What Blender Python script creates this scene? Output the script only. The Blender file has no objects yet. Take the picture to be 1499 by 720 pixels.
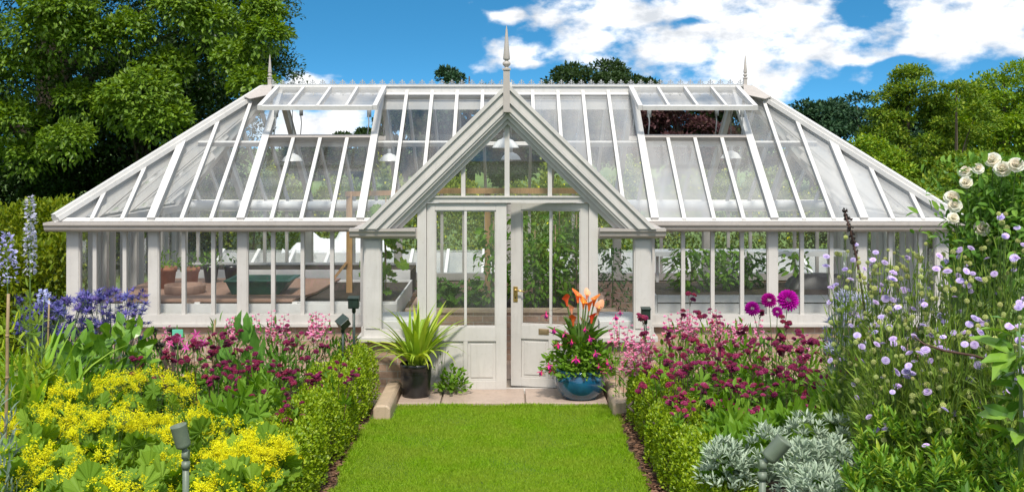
import bpy, math, random
import numpy as np
from mathutils import Vector, Matrix

scene = bpy.context.scene
COL = scene.collection
PI = math.pi
R = math.radians
rng = np.random.default_rng(7)
random.seed(7)
EYE = 2.485          # camera height above the greenhouse floor
FPX = 1700.0         # focal length in photograph pixels
VX, VY = 743.0, 217.0


def wx(px, d):
    return (px - VX) * d / FPX


def wz(py, d):
    return EYE - (py - VY) * d / FPX


# ------------------------------------------------------------------ mesh builder
class Tmpl:
    def __init__(s, V, chunks):
        s.V = np.asarray(V, float)
        s.chunks = [(np.asarray(f, int), mi) for f, mi in chunks]


class MB:
    def __init__(s):
        s.v = []; s.n = 0; s.ch = []

    def add(s, V, F, mi=0, sm=False):
        V = np.asarray(V, float).reshape(-1, 3); F = np.asarray(F, int)
        s.v.append(V); s.ch.append((F + s.n, mi, sm)); s.n += len(V)

    def box(s, a, b, mi=0):
        (x0, y0, z0), (x1, y1, z1) = a, b
        V = [(x0, y0, z0), (x1, y0, z0), (x1, y1, z0), (x0, y1, z0), (x0, y0, z1), (x1, y0, z1), (x1, y1, z1), (x0, y1, z1)]
        s.add(V, [(0, 3, 2, 1), (4, 5, 6, 7), (0, 1, 5, 4), (1, 2, 6, 5), (2, 3, 7, 6), (3, 0, 4, 7)], mi)

    def bar(s, p, q, w, h, up=(0, 0, 1), mi=0, off=0.0):
        """rectangular bar from p to q; w across, h along up, its centre moved by off along up"""
        p = Vector(p); q = Vector(q); d = (q - p).normalized(); up = Vector(up)
        u = (up - d * up.dot(d)).normalized(); r = d.cross(u)
        V = []
        for c in (p, q):
            for (a, b) in ((-1, -1), (1, -1), (1, 1), (-1, 1)):
                V.append(c + r * (a * w / 2) + u * (b * h / 2 + off))
        s.add([tuple(v) for v in V], [(3, 2, 1, 0), (4, 5, 6, 7), (0, 1, 5, 4), (1, 2, 6, 5), (2, 3, 7, 6), (3, 0, 4, 7)], mi)

    def poly(s, pts, mi=0):
        s.add(pts, [tuple(range(len(pts)))], mi)

    def prism(s, pts, ext, mi=0):
        n = len(pts); A = np.asarray(pts, float); B = A + np.asarray(ext, float)
        V = np.vstack([A, B])
        s.add(V, [[i, (i + 1) % n, n + (i + 1) % n, n + i] for i in range(n)], mi)
        o = s.n - 2 * n
        s.ch.append((np.array([[o + i for i in range(n)][::-1]]), mi, False))
        s.ch.append((np.array([[o + n + i for i in range(n)]]), mi, False))

    def tube(s, pts, r, seg=8, mi=0, cap=True, sm=True):
        P = [Vector(p) for p in pts]; n = len(P)
        rr = [r] * n if np.isscalar(r) else r
        V = []; u = None
        for i in range(n):
            d = (P[min(i + 1, n - 1)] - P[max(i - 1, 0)])
            d = d.normalized() if d.length > 1e-9 else Vector((0, 0, 1))
            if u is None:
                u = d.orthogonal().normalized()
            u = (u - d * u.dot(d))
            u = u.normalized() if u.length > 1e-6 else d.orthogonal().normalized()
            w = d.cross(u)
            for k in range(seg):
                a = 2 * PI * k / seg
                V.append(tuple(P[i] + (u * math.cos(a) + w * math.sin(a)) * rr[i]))
        F = [(i * seg + k, i * seg + (k + 1) % seg, (i + 1) * seg + (k + 1) % seg, (i + 1) * seg + k) for i in range(n - 1) for k in range(seg)]
        s.add(V, F, mi, sm)
        if cap:
            o = s.n - n * seg
            s.ch.append((np.array([[o + k for k in range(seg)][::-1]]), mi, False))
            s.ch.append((np.array([[o + (n - 1) * seg + k for k in range(seg)]]), mi, False))

    def lathe(s, prof, seg=24, c=(0, 0, 0), mi=0, sm=True, M=None):
        V = []
        for (r, z) in prof:
            for k in range(seg):
                a = 2 * PI * k / seg
                V.append((r * math.cos(a), r * math.sin(a), z))
        V = np.asarray(V)
        if M is not None:
            V = V @ np.asarray(M, float).T
        V = V + np.asarray(c, float)
        n = len(prof)
        F = [(i * seg + k, i * seg + (k + 1) % seg, (i + 1) * seg + (k + 1) % seg, (i + 1) * seg + k) for i in range(n - 1) for k in range(seg)]
        s.add(V, F, mi, sm)

    def scatter(s, T, pos, Rm, sc, sm=False, mi=None):
        pos = np.asarray(pos, float).reshape(-1, 3); N = len(pos)
        if N == 0:
            return
        sc = np.broadcast_to(np.asarray(sc, float), (N,))
        W = np.einsum('nij,kj->nki', Rm * sc[:, None, None], T.V) + pos[:, None, :]
        k = len(T.V)
        base = s.n
        s.v.append(W.reshape(-1, 3)); s.n += N * k
        off = base + np.arange(N)[:, None, None] * k
        for F, m in T.chunks:
            s.ch.append(((F[None] + off).reshape(-1, F.shape[1]), m if mi is None else mi, sm))

    def mesh(s, name, mats):
        me = bpy.data.meshes.new(name)
        V = np.vstack(s.v) if s.v else np.zeros((0, 3))
        ln = np.concatenate([np.full(len(F), F.shape[1]) for F, _, _ in s.ch])
        lv = np.concatenate([F.ravel() for F, _, _ in s.ch])
        mi = np.concatenate([np.full(len(F), m) for F, m, _ in s.ch])
        sm = np.concatenate([np.full(len(F), x) for F, _, x in s.ch])
        me.vertices.add(len(V)); me.vertices.foreach_set('co', V.ravel().astype(np.float32))
        me.loops.add(len(lv)); me.loops.foreach_set('vertex_index', lv.astype(np.int32))
        st = np.concatenate([[0], np.cumsum(ln)[:-1]])
        me.polygons.add(len(ln)); me.polygons.foreach_set('loop_start', st.astype(np.int32))
        try:
            me.polygons.foreach_set('loop_total', ln.astype(np.int32))
        except Exception:
            pass
        me.polygons.foreach_set('material_index', mi.astype(np.int32))
        me.polygons.foreach_set('use_smooth', sm.astype(bool))
        for m in (mats if isinstance(mats, (list, tuple)) else [mats]):
            me.materials.append(m)
        me.update(calc_edges=True)
        return me

    def obj(s, name, mats, parent=None, loc=None, bevel=0):
        o = bpy.data.objects.new(name, s.mesh(name, mats)); COL.objects.link(o)
        if parent is not None:
            o.parent = parent
        if loc is not None:
            o.location = loc
        if bevel:
            b = o.modifiers.new('bevel', 'BEVEL'); b.width = bevel; b.segments = 2; b.limit_method = 'ANGLE'; b.angle_limit = R(40)
        return o


def tag(o, label=None, cat=None, group=None, kind=None):
    if label: o['label'] = label
    if cat: o['category'] = cat
    if group: o['group'] = group
    if kind: o['kind'] = kind
    return o


def thing(name, label, cat, loc=(0, 0, 0), group=None, rz=0):
    o = bpy.data.objects.new(name, None); COL.objects.link(o)
    o.location = loc; o.rotation_euler = (0, 0, rz); o.empty_display_size = .1
    return tag(o, label, cat, group)


def place(name, mesh, parent, loc, rot=None, sc=1.0):
    o = bpy.data.objects.new(name, mesh); COL.objects.link(o); o.parent = parent
    M = Matrix.Translation(Vector(loc))
    if rot is not None:
        M = M @ rot.to_4x4()
    o.matrix_local = M @ Matrix.Diagonal((sc, sc, sc, 1))
    return o


def nrm(a):
    a = np.asarray(a, float)
    return a / np.maximum(np.linalg.norm(a, axis=-1, keepdims=True), 1e-9)


def frames(d, up):
    y = nrm(d); x = nrm(np.cross(y, up)); z = np.cross(x, y)
    return np.stack([x, y, z], axis=-1)


def rand_dirs(n):
    return nrm(rng.normal(size=(n, 3)))


def dirrot(d, spin=None):
    """rotation matrix whose z axis is d"""
    d = Vector(d).normalized(); a = d.orthogonal().normalized(); b = d.cross(a)
    M = Matrix((a, b, d)).transposed()
    return M @ Matrix.Rotation(random.uniform(0, 6.28) if spin is None else spin, 3, 'Z')


# ------------------------------------------------------------------ materials
def newmat(name):
    m = bpy.data.materials.new(name); m.use_nodes = True
    nt = m.node_tree; nt.nodes.clear()
    out = nt.nodes.new('ShaderNodeOutputMaterial')
    return m, nt, out


def N(nt, t, **kw):
    n = nt.nodes.new('ShaderNode' + t)
    for k, v in kw.items():
        if k in n.inputs:
            n.inputs[k].default_value = v
        else:
            setattr(n, k, v)
    return n


def ramp(nt, stops):
    r = nt.nodes.new('ShaderNodeValToRGB'); e = r.color_ramp.elements
    while len(e) < len(stops):
        e.new(.5)
    for i, (p, c) in enumerate(stops):
        e[i].position = p; e[i].color = (*c, 1)
    return r


def leafmat(name, cols, trans=.35, rough=.5, spec=.18, noise=None, gain=1.3, vary=0.0):
    """leaf colour varies from leaf to leaf"""
    cols = [tuple(min(.9, c * gain) for c in q) for q in cols]
    m, nt, out = newmat(name)
    g = N(nt, 'NewGeometry')
    r = ramp(nt, [(i / max(1, len(cols) - 1), c) for i, c in enumerate(cols)])
    nt.links.new(g.outputs['Random Per Island'], r.inputs['Fac'])
    col = r.outputs['Color']
    if noise:
        tc = N(nt, 'TexCoord'); nz = N(nt, 'TexNoise', Scale=noise[0], Detail=3.0)
        nt.links.new(tc.outputs['Object'], nz.inputs['Vector'])
        mp = N(nt, 'MapRange'); mp.inputs[1].default_value = .35; mp.inputs[2].default_value = .65
        nt.links.new(nz.outputs['Fac'], mp.inputs[0])
        mx = N(nt, 'MixRGB', blend_type='MIX'); mx.inputs['Color2'].default_value = (*noise[1], 1)
        ml = N(nt, 'Math', operation='MULTIPLY'); ml.inputs[1].default_value = noise[2]
        nt.links.new(mp.outputs[0], ml.inputs[0]); nt.links.new(ml.outputs[0], mx.inputs['Fac'])
        nt.links.new(col, mx.inputs['Color1']); col = mx.outputs['Color']
    if vary:      # flowers of one plant differ: buds, fresh and fading heads
        oi = N(nt, 'ObjectInfo'); vr = N(nt, 'MapRange'); vr.inputs[3].default_value = 1 - vary; vr.inputs[4].default_value = 1 + vary * .6
        nt.links.new(oi.outputs['Random'], vr.inputs[0]); h0 = N(nt, 'HueSaturation'); nt.links.new(vr.outputs[0], h0.inputs['Value'])
        ml2 = N(nt, 'Math', operation='MULTIPLY'); ml2.inputs[1].default_value = 7.31; nt.links.new(oi.outputs['Random'], ml2.inputs[0])
        fr_ = N(nt, 'Math', operation='FRACT'); nt.links.new(ml2.outputs[0], fr_.inputs[0])
        hr = N(nt, 'MapRange'); hr.inputs[3].default_value = .5 - vary * .07; hr.inputs[4].default_value = .5 + vary * .05; nt.links.new(fr_.outputs[0], hr.inputs[0]); nt.links.new(hr.outputs[0], h0.inputs['Hue'])
        nt.links.new(col, h0.inputs['Color']); col = h0.outputs['Color']
    p = N(nt, 'BsdfPrincipled', Roughness=rough); p.inputs['Specular IOR Level'].default_value = spec
    t = N(nt, 'BsdfTranslucent')
    hs = N(nt, 'HueSaturation', Saturation=1.1, Value=1.25); hs.inputs['Hue'].default_value = .49
    nt.links.new(col, hs.inputs['Color']); nt.links.new(hs.outputs[0], t.inputs['Color'])
    nt.links.new(col, p.inputs['Base Color'])
    mix = N(nt, 'MixShader'); mix.inputs[0].default_value = trans
    nt.links.new(p.outputs[0], mix.inputs[1]); nt.links.new(t.outputs[0], mix.inputs[2])
    nt.links.new(mix.outputs[0], out.inputs['Surface'])
    return m


def solid(name, c1, c2=None, scale=8.0, rough=.5, metal=0.0, bump=0.0, bscale=60.0, spec=.5, detail=5.0, stretch=None, clear=0.0):
    m, nt, out = newmat(name)
    p = N(nt, 'BsdfPrincipled', Roughness=rough, Metallic=metal)
    p.inputs['Specular IOR Level'].default_value = spec
    p.inputs['Coat Weight'].default_value = clear
    tc = N(nt, 'TexCoord'); vec = tc.outputs['Object']
    if stretch:
        mp = N(nt, 'Mapping'); mp.inputs['Scale'].default_value = stretch
        nt.links.new(vec, mp.inputs['Vector']); vec = mp.outputs['Vector']
    if c2 is None:
        c2 = tuple(x * .85 for x in c1)
    nz = N(nt, 'TexNoise', Scale=scale, Detail=detail); nt.links.new(vec, nz.inputs['Vector'])
    r = ramp(nt, [(.32, c2), (.66, c1)]); nt.links.new(nz.outputs['Fac'], r.inputs['Fac'])
    nt.links.new(r.outputs['Color'], p.inputs['Base Color'])
    if bump:
        nb = N(nt, 'TexNoise', Scale=bscale, Detail=4.0); nt.links.new(vec, nb.inputs['Vector'])
        b = N(nt, 'Bump', Strength=bump, Distance=.01); nt.links.new(nb.outputs['Fac'], b.inputs['Height'])
        nt.links.new(b.outputs['Normal'], p.inputs['Normal'])
    nt.links.new(p.outputs[0], out.inputs['Surface'])
    return m


def paintmat(name, c, dirt, amt=.36):
    """weathered paint: brushy tone changes, rain streaks and grime"""
    m, nt, out = newmat(name)
    p = N(nt, 'BsdfPrincipled', Roughness=.45); p.inputs['Specular IOR Level'].default_value = .4
    tc = N(nt, 'TexCoord'); v = tc.outputs['Object']
    def nz(scale, st, det=5.0):
        mp = N(nt, 'Mapping'); mp.inputs['Scale'].default_value = st; nt.links.new(v, mp.inputs['Vector'])
        n = N(nt, 'TexNoise', Scale=scale, Detail=det, Roughness=.6); nt.links.new(mp.outputs[0], n.inputs['Vector']); return n.outputs['Fac']
    a = ramp(nt, [(.34, tuple(x * .88 for x in c)), (.66, c)]); nt.links.new(nz(3.0, (1, 1, 1)), a.inputs['Fac'])
    r = N(nt, 'MapRange'); r.inputs[1].default_value = .52; r.inputs[2].default_value = .78; r.inputs[4].default_value = amt; nt.links.new(nz(14.0, (1.6, 1.6, .16), 6.0), r.inputs[0])
    mx = N(nt, 'MixRGB'); mx.inputs['Color2'].default_value = (*dirt, 1); nt.links.new(r.outputs[0], mx.inputs['Fac']); nt.links.new(a.outputs[0], mx.inputs['Color1'])
    r2 = N(nt, 'MapRange'); r2.inputs[1].default_value = .60; r2.inputs[2].default_value = .72; r2.inputs[4].default_value = .35; nt.links.new(nz(38.0, (1, 1, 1), 3.0), r2.inputs[0])
    m2 = N(nt, 'MixRGB'); m2.inputs['Color2'].default_value = (*dirt, 1); nt.links.new(r2.outputs[0], m2.inputs['Fac']); nt.links.new(mx.outputs[0], m2.inputs['Color1'])
    nt.links.new(m2.outputs[0], p.inputs['Base Color'])
    b = N(nt, 'Bump', Strength=.08, Distance=.01); nt.links.new(nz(60.0, (1, 1, .2)), b.inputs['Height']); nt.links.new(b.outputs[0], p.inputs['Normal'])
    nt.links.new(p.outputs[0], out.inputs['Surface'])
    return m


def glassmat(name, dirt, dirt2, refl=.06, tint=(.97, .98, .975)):
    m, nt, out = newmat(name)
    tr = N(nt, 'BsdfTransparent'); tr.inputs[0].default_value = (*tint, 1)
    gl = N(nt, 'BsdfGlossy', Roughness=.015)
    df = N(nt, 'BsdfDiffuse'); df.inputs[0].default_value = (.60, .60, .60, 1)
    lw = N(nt, 'LayerWeight'); lw.inputs['Blend'].default_value = .5
    pw = N(nt, 'Math', operation='POWER'); pw.inputs[1].default_value = 4.0
    nt.links.new(lw.outputs['Facing'], pw.inputs[0])
    ma = N(nt, 'Math', operation='MULTIPLY_ADD', use_clamp=True); ma.inputs[1].default_value = .8; ma.inputs[2].default_value = refl
    nt.links.new(pw.outputs[0], ma.inputs[0])
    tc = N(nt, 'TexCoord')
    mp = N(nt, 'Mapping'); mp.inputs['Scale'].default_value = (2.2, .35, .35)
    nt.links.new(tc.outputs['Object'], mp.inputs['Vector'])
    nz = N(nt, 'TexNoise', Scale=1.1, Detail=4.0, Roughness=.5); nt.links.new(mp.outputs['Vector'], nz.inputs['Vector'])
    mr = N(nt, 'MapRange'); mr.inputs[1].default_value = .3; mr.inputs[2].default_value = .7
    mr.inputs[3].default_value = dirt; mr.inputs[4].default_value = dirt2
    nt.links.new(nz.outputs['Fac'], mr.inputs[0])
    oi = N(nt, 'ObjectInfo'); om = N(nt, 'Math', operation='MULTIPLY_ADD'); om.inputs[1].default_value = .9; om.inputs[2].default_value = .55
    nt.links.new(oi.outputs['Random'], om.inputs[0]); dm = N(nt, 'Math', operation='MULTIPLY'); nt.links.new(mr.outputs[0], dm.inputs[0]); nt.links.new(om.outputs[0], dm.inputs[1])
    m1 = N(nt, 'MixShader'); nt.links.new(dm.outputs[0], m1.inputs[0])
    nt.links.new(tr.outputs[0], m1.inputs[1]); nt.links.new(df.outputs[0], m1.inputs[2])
    m2 = N(nt, 'MixShader'); nt.links.new(ma.outputs[0], m2.inputs[0])
    nt.links.new(m1.outputs[0], m2.inputs[1]); nt.links.new(gl.outputs[0], m2.inputs[2])
    nt.links.new(m2.outputs[0], out.inputs['Surface'])
    return m


def brickmat(name, c1, c2, mortar, bw=.22, bh=.075):
    m, nt, out = newmat(name)
    p = N(nt, 'BsdfPrincipled', Roughness=.85)
    tc = N(nt, 'TexCoord'); sx = N(nt, 'SeparateXYZ'); nt.links.new(tc.outputs['Object'], sx.inputs[0])
    ad = N(nt, 'Math', operation='ADD'); nt.links.new(sx.outputs[0], ad.inputs[0]); nt.links.new(sx.outputs[1], ad.inputs[1])
    cx = N(nt, 'CombineXYZ'); nt.links.new(ad.outputs[0], cx.inputs[0]); nt.links.new(sx.outputs[2], cx.inputs[1])
    b = N(nt, 'TexBrick', Scale=1.0); b.inputs['Color1'].default_value = (*c1, 1); b.inputs['Color2'].default_value = (*c2, 1); b.inputs['Mortar'].default_value = (*mortar, 1)
    b.inputs['Brick Width'].default_value = bw; b.inputs['Row Height'].default_value = bh; b.inputs['Mortar Size'].default_value = .006
    nt.links.new(cx.outputs[0], b.inputs['Vector'])
    nz = N(nt, 'TexNoise', Scale=25.0, Detail=6.0); nt.links.new(tc.outputs['Object'], nz.inputs['Vector'])
    mx = N(nt, 'MixRGB', blend_type='OVERLAY'); mx.inputs['Fac'].default_value = .5
    nt.links.new(b.outputs['Color'], mx.inputs['Color1']); nt.links.new(nz.outputs['Fac'], mx.inputs['Color2'])
    nt.links.new(mx.outputs[0], p.inputs['Base Color'])
    bp = N(nt, 'Bump', Strength=.5, Distance=.01); nt.links.new(b.outputs['Fac'], bp.inputs['Height']); bp.invert = True
    nt.links.new(bp.outputs[0], p.inputs['Normal'])
    nt.links.new(p.outputs[0], out.inputs['Surface'])
    return m


M = {}
M['paint'] = paintmat('painted_timber', (.57, .54, .505), (.36, .335, .29))
M['paint2'] = paintmat('painted_timber_roof', (.63, .61, .585), (.40, .385, .35))
M['gutter'] = paintmat('gutter_paint', (.44, .395, .36), (.27, .245, .215))
M['lead'] = solid('ridge_lead', (.36, .37, .38), (.28, .29, .30), 9.0, .5)
M['glass'] = glassmat('clear_glass', .0, .06, .075)
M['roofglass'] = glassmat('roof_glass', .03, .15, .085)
M['hazyglass'] = glassmat('hazy_glass', .26, .42, .08)  # more diffuse white mixed in than in the other panes
M['brick'] = brickmat('tan_brick', (.42, .28, .20), (.34, .22, .16), (.40, .34, .28))
M['stone'] = paintmat('sandstone', (.50, .38, .27), (.26, .20, .14), .7)
M['slab'] = paintmat('pink_flagstone', (.46, .35, .285), (.24, .185, .14), .7)
M['soil'] = solid('dark_soil', (.060, .040, .028), (.025, .016, .011), 30.0, .95, bump=.8, bscale=45)
M['bark'] = solid('bark_mulch', (.16, .085, .05), (.04, .02, .012), 60.0, .9, bump=1.0, bscale=70)
M['gravel'] = solid('path_gravel', (.35, .29, .23), (.22, .17, .13), 60.0, .9, bump=.5, bscale=120)
M['brass'] = solid('brass', (.75, .52, .18), (.6, .4, .13), 20, .28, metal=.9)
M['bronze'] = solid('bronze_plate', (.36, .26, .15), (.28, .2, .11), 20, .45, metal=.6)
M['blackplastic'] = solid('black_plastic', (.016, .016, .018), (.010, .010, .011), 10, .28, spec=.6)
M['greenmetal'] = solid('grey_green_metal', (.15, .185, .13), (.12, .15, .105), 18, .45, bump=.05)
M['darkgreenmetal'] = solid('dark_green_metal', (.025, .045, .035), (.018, .03, .024), 18, .4)
M['blueglaze'] = solid('blue_glaze', (.010, .105, .20), (.005, .05, .115), 9, .12, spec=.7, clear=.5)
M['terracotta'] = solid('terracotta', (.42, .17, .09), (.32, .12, .06), 15, .8, bump=.1)
M['greentray'] = solid('green_plastic', (.012, .085, .055), (.008, .06, .04), 8, .35)
M['board'] = solid('brown_board', (.36, .22, .16), (.27, .16, .11), 6, .7, bump=.1, stretch=(1, 6, 1))
M['timber'] = solid('bare_timber', (.50, .30, .14), (.38, .21, .09), 8, .65, stretch=(8, 8, 1.0))
M['cane'] = solid('bamboo', (.34, .24, .12), (.22, .15, .08), 20, .6)
M['whiteboard'] = solid('white_board', (.74, .73, .71), (.66, .65, .63), 7, .45)
M['whitemetal'] = solid('white_enamel', (.80, .80, .79), (.74, .74, .73), 7, .3)
M['fleece'] = solid('white_fleece', (.78, .79, .80), (.70, .71, .73), 5, .75, bump=.3, bscale=12)
M['darkframe'] = solid('dark_metal', (.03, .03, .032), (.02, .02, .022), 7, .45)
M['trunk'] = solid('tree_bark', (.11, .085, .06), (.05, .038, .028), 10, .9, bump=.8, bscale=20, stretch=(3, 3, .6))
M['stemgreen'] = solid('green_stem', (.10, .17, .035), (.07, .12, .025), 30, .55)
M['stemred'] = solid('dark_red_stem', (.10, .05, .035), (.07, .03, .025), 30, .55)
M['tag'] = solid('mint_label', (.15, .55, .38), (.13, .5, .34), 10, .4)
M['field'] = solid('meadow', (.15, .24, .05), (.09, .15, .03), .35, .95, bump=.4, bscale=3, detail=8)
M['lawnsoil'] = solid('lawn_base', (.085, .15, .018), (.05, .095, .012), 12, .95)
# ------------------------------------------------------------------ camera, light, sky
cam = bpy.data.cameras.new('camera'); co = bpy.data.objects.new('camera', cam); COL.objects.link(co)
co.location = (0, 0, EYE); co.rotation_euler = (R(90), 0, 0)
cam.sensor_width = 36; cam.lens = 36 * FPX / 1499; cam.shift_x = (749.5 - VX) / 1499; cam.shift_y = -(360 - VY) / 1499
cam.clip_start = .1; cam.clip_end = 3000
scene.camera = co

SUN_EL, SUN_AZ = R(54), R(176)     # azimuth from +Y clockwise: behind the camera
sd = Vector((math.sin(SUN_AZ) * math.cos(SUN_EL), math.cos(SUN_AZ) * math.cos(SUN_EL), math.sin(SUN_EL)))
sl = bpy.data.lights.new('sun', 'SUN'); sl.energy = 3.3; sl.angle = R(8); sl.color = (1, .945, .85)
so = bpy.data.objects.new('sun', sl); COL.objects.link(so); so.location = (0, 0, 30)
so.rotation_euler = sd.to_track_quat('Z', 'Y').to_euler()

scene.view_settings.view_transform = 'Standard'; scene.view_settings.look = 'None'
scene.view_settings.exposure = 0.5; scene.view_settings.gamma = 1
scene.cycles.transparent_max_bounces = 40
scene.cycles.max_bounces = 8; scene.cycles.diffuse_bounces = 3; scene.cycles.glossy_bounces = 3; scene.cycles.transmission_bounces = 4
scene.cycles.caustics_reflective = False; scene.cycles.caustics_refractive = False
scene.cycles.use_denoising = True
try:
    scene.cycles.denoiser = 'OPENIMAGEDENOISE'
except Exception:
    pass


def build_world():
    w = bpy.data.worlds.new('World'); scene.world = w; w.use_nodes = True
    nt = w.node_tree; nt.nodes.clear()
    out = nt.nodes.new('ShaderNodeOutputWorld'); bg = nt.nodes.new('ShaderNodeBackground'); bg.inputs['Strength'].default_value = .1
    L = nt.links.new
    tc = N(nt, 'TexCoord'); D = tc.outputs['Generated']
    sp = N(nt, 'SeparateXYZ'); L(D, sp.inputs[0])
    # the sky looked up a little higher than it stands, for the deep blue low over the garden
    ab = N(nt, 'Math', operation='ABSOLUTE'); L(sp.outputs[2], ab.inputs[0])
    zz = N(nt, 'Math', operation='MULTIPLY_ADD'); zz.inputs[1].default_value = 4.0; zz.inputs[2].default_value = .22; L(ab.outputs[0], zz.inputs[0])
    cv = N(nt, 'CombineXYZ'); L(sp.outputs[0], cv.inputs[0]); L(sp.outputs[1], cv.inputs[1]); L(zz.outputs[0], cv.inputs[2])
    nv = N(nt, 'VectorMath', operation='NORMALIZE'); L(cv.outputs[0], nv.inputs[0])
    sky = N(nt, 'TexSky'); sky.sky_type = 'NISHITA'; sky.sun_disc = False
    sky.sun_elevation = SUN_EL; sky.sun_rotation = SUN_AZ; sky.air_density = 1.0; sky.dust_density = .2; sky.ozone_density = 3.0
    L(nv.outputs[0], sky.inputs['Vector'])
    hs = N(nt, 'HueSaturation', Saturation=1.3, Value=1.6); hs.inputs['Hue'].default_value = .482; L(sky.outputs[0], hs.inputs['Color'])
    # azimuth and elevation
    az = N(nt, 'Math', operation='ARCTAN2'); L(sp.outputs[0], az.inputs[0]); L(sp.outputs[1], az.inputs[1])
    el = N(nt, 'Math', operation='ARCSINE'); L(sp.outputs[2], el.inputs[0])
    uv = N(nt, 'CombineXYZ'); L(az.outputs[0], uv.inputs[0]); L(el.outputs[0], uv.inputs[1])
    def noise(scale, detail, rough=.6, off=(0, 0, 0)):
        mp = N(nt, 'Mapping'); mp.inputs['Location'].default_value = off; mp.inputs['Scale'].default_value = (1, 1.7, 1); L(uv.outputs[0], mp.inputs[0])
        n = N(nt, 'TexNoise', Scale=scale, Detail=detail, Roughness=rough); L(mp.outputs[0], n.inputs['Vector']); return n
    nz = noise(24, 7, .56)
    nw = noise(14, 3, .5, (3, 1, 0))
    # warp
    wv = N(nt, 'VectorMath', operation='SUBTRACT'); wv.inputs[1].default_value = (.5, .5, .5); L(nw.outputs['Color'], wv.inputs[0])
    ws = N(nt, 'VectorMath', operation='SCALE'); ws.inputs['Scale'].default_value = .035; L(wv.outputs[0], ws.inputs[0])
    pu = N(nt, 'VectorMath', operation='ADD'); L(uv.outputs[0], pu.inputs[0]); L(ws.outputs[0], pu.inputs[1])
    def blob(px, py, rx, ry):
        a = math.atan2(px - VX, FPX); e = math.atan2(VY - py, math.hypot(FPX, px - VX))
        s = N(nt, 'VectorMath', operation='SUBTRACT'); s.inputs[1].default_value = (a, e, 0); L(pu.outputs[0], s.inputs[0])
        m = N(nt, 'VectorMath', operation='MULTIPLY'); m.inputs[1].default_value = (FPX / rx, FPX / ry, 0); L(s.outputs[0], m.inputs[0])
        l = N(nt, 'VectorMath', operation='LENGTH'); L(m.outputs[0], l.inputs[0])
        k = N(nt, 'Math', operation='SUBTRACT'); k.inputs[0].default_value = 1.0; L(l.outputs['Value'], k.inputs[1])
        return k.outputs[0]
    def mx(a, b, op='MAXIMUM'):
        n = N(nt, 'Math', operation=op); L(a, n.inputs[0]); L(b, n.inputs[1]); return n.outputs[0]
    blobs = [(1060, 40, 190, 70), (1130, 75, 130, 52), (1215, 75, 70, 34), (1180, 20, 60, 40), (1300, 75, 70, 16), (960, 65, 120, 42), (1450, 20, 170, 62), (1400, 70, 150, 28), (900, 25, 90, 40), (860, 70, 70, 20),
             (748, 26, 30, 12), (750, 84, 58, 20), (800, 28, 42, 22), (780, 100, 30, 8), (440, 122, 50, 13), (470, 185, 90, 40), (1090, 118, 90, 28),
             (640, 300, 500, 60), (1200, 60, 80, 30)]
    acc = blob(*blobs[0])
    for b in blobs[1:]:
        acc = mx(acc, blob(*b))
    holes = [(1240, 118, 110, 30), (1252, 14, 46, 26), (1005, 30, 62, 14), (1330, 95, 60, 16), (560, 60, 190, 60)]
    h = blob(*holes[0])
    for b in holes[1:]:
        h = mx(h, blob(*b))
    hm = N(nt, 'Math', operation='MULTIPLY'); hm.inputs[1].default_value = 1.5; L(h, hm.inputs[0])
    hc = N(nt, 'Math', operation='MAXIMUM'); hc.inputs[1].default_value = 0; L(hm.outputs[0], hc.inputs[0])
    acc = mx(acc, hc.outputs[0], 'SUBTRACT')
    # broken cloud over the unseen rest of the dome, thickened for neutral fill light
    far = noise(3.2, 6, .55, (5, 2, 0))
    fr = N(nt, 'MapRange'); fr.inputs[1].default_value = .36; fr.inputs[2].default_value = .52; fr.inputs[3].default_value = -.6; fr.inputs[4].default_value = .5
    L(far.outputs['Fac'], fr.inputs[0])
    ela = N(nt, 'MapRange'); ela.inputs[1].default_value = .15; ela.inputs[2].default_value = .3; ela.inputs[3].default_value = -1.2; ela.inputs[4].default_value = 0; L(el.outputs[0], ela.inputs[0])
    aza = N(nt, 'Math', operation='ABSOLUTE'); L(az.outputs[0], aza.inputs[0])
    azr = N(nt, 'MapRange'); azr.inputs[1].default_value = .5; azr.inputs[2].default_value = .7; azr.inputs[3].default_value = -1.2; azr.inputs[4].default_value = 0; L(aza.outputs[0], azr.inputs[0])
    fm = mx(ela.outputs[0], azr.outputs[0])
    fa = mx(fr.outputs[0], fm, 'ADD')
    acc = mx(acc, fa)
    nd = N(nt, 'MapRange'); nd.inputs[1].default_value = .25; nd.inputs[2].default_value = .75; nd.inputs[3].default_value = -.95; nd.inputs[4].default_value = .95; L(nz.outputs['Fac'], nd.inputs[0])
    dens = mx(acc, nd.outputs[0], 'ADD')
    mk = N(nt, 'MapRange', interpolation_type='SMOOTHSTEP'); mk.inputs[1].default_value = -.42; mk.inputs[2].default_value = .74; L(dens, mk.inputs[0])
    n2 = noise(20, 7, .6, (9, 4, 0))
    cr = ramp(nt, [(.34, (5.2, 5.5, 5.9)), (.47, (7.6, 7.7, 7.9)), (.58, (10.2, 10.1, 10.0))]); L(n2.outputs['Fac'], cr.inputs['Fac'])
    mixc = N(nt, 'MixRGB'); L(mk.outputs[0], mixc.inputs['Fac']); L(hs.outputs[0], mixc.inputs['Color1']); L(cr.outputs[0], mixc.inputs['Color2'])
    L(mixc.outputs[0], bg.inputs['Color']); L(bg.outputs[0], out.inputs['Surface'])


build_world()

# ------------------------------------------------------------------ ground
def smooth(a, b, x):
    t = np.clip((x - a) / (b - a), 0, 1); return t * t * (3 - 2 * t)


def soil_h(x, y):
    """height of the planted beds: flat by the greenhouse, banked up towards the viewer"""
    h = .22 + .33 * smooth(9.2, 6.2, np.asarray(y, float)) + .35 * smooth(6.6, 4.2, np.asarray(y, float))
    return h


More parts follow.
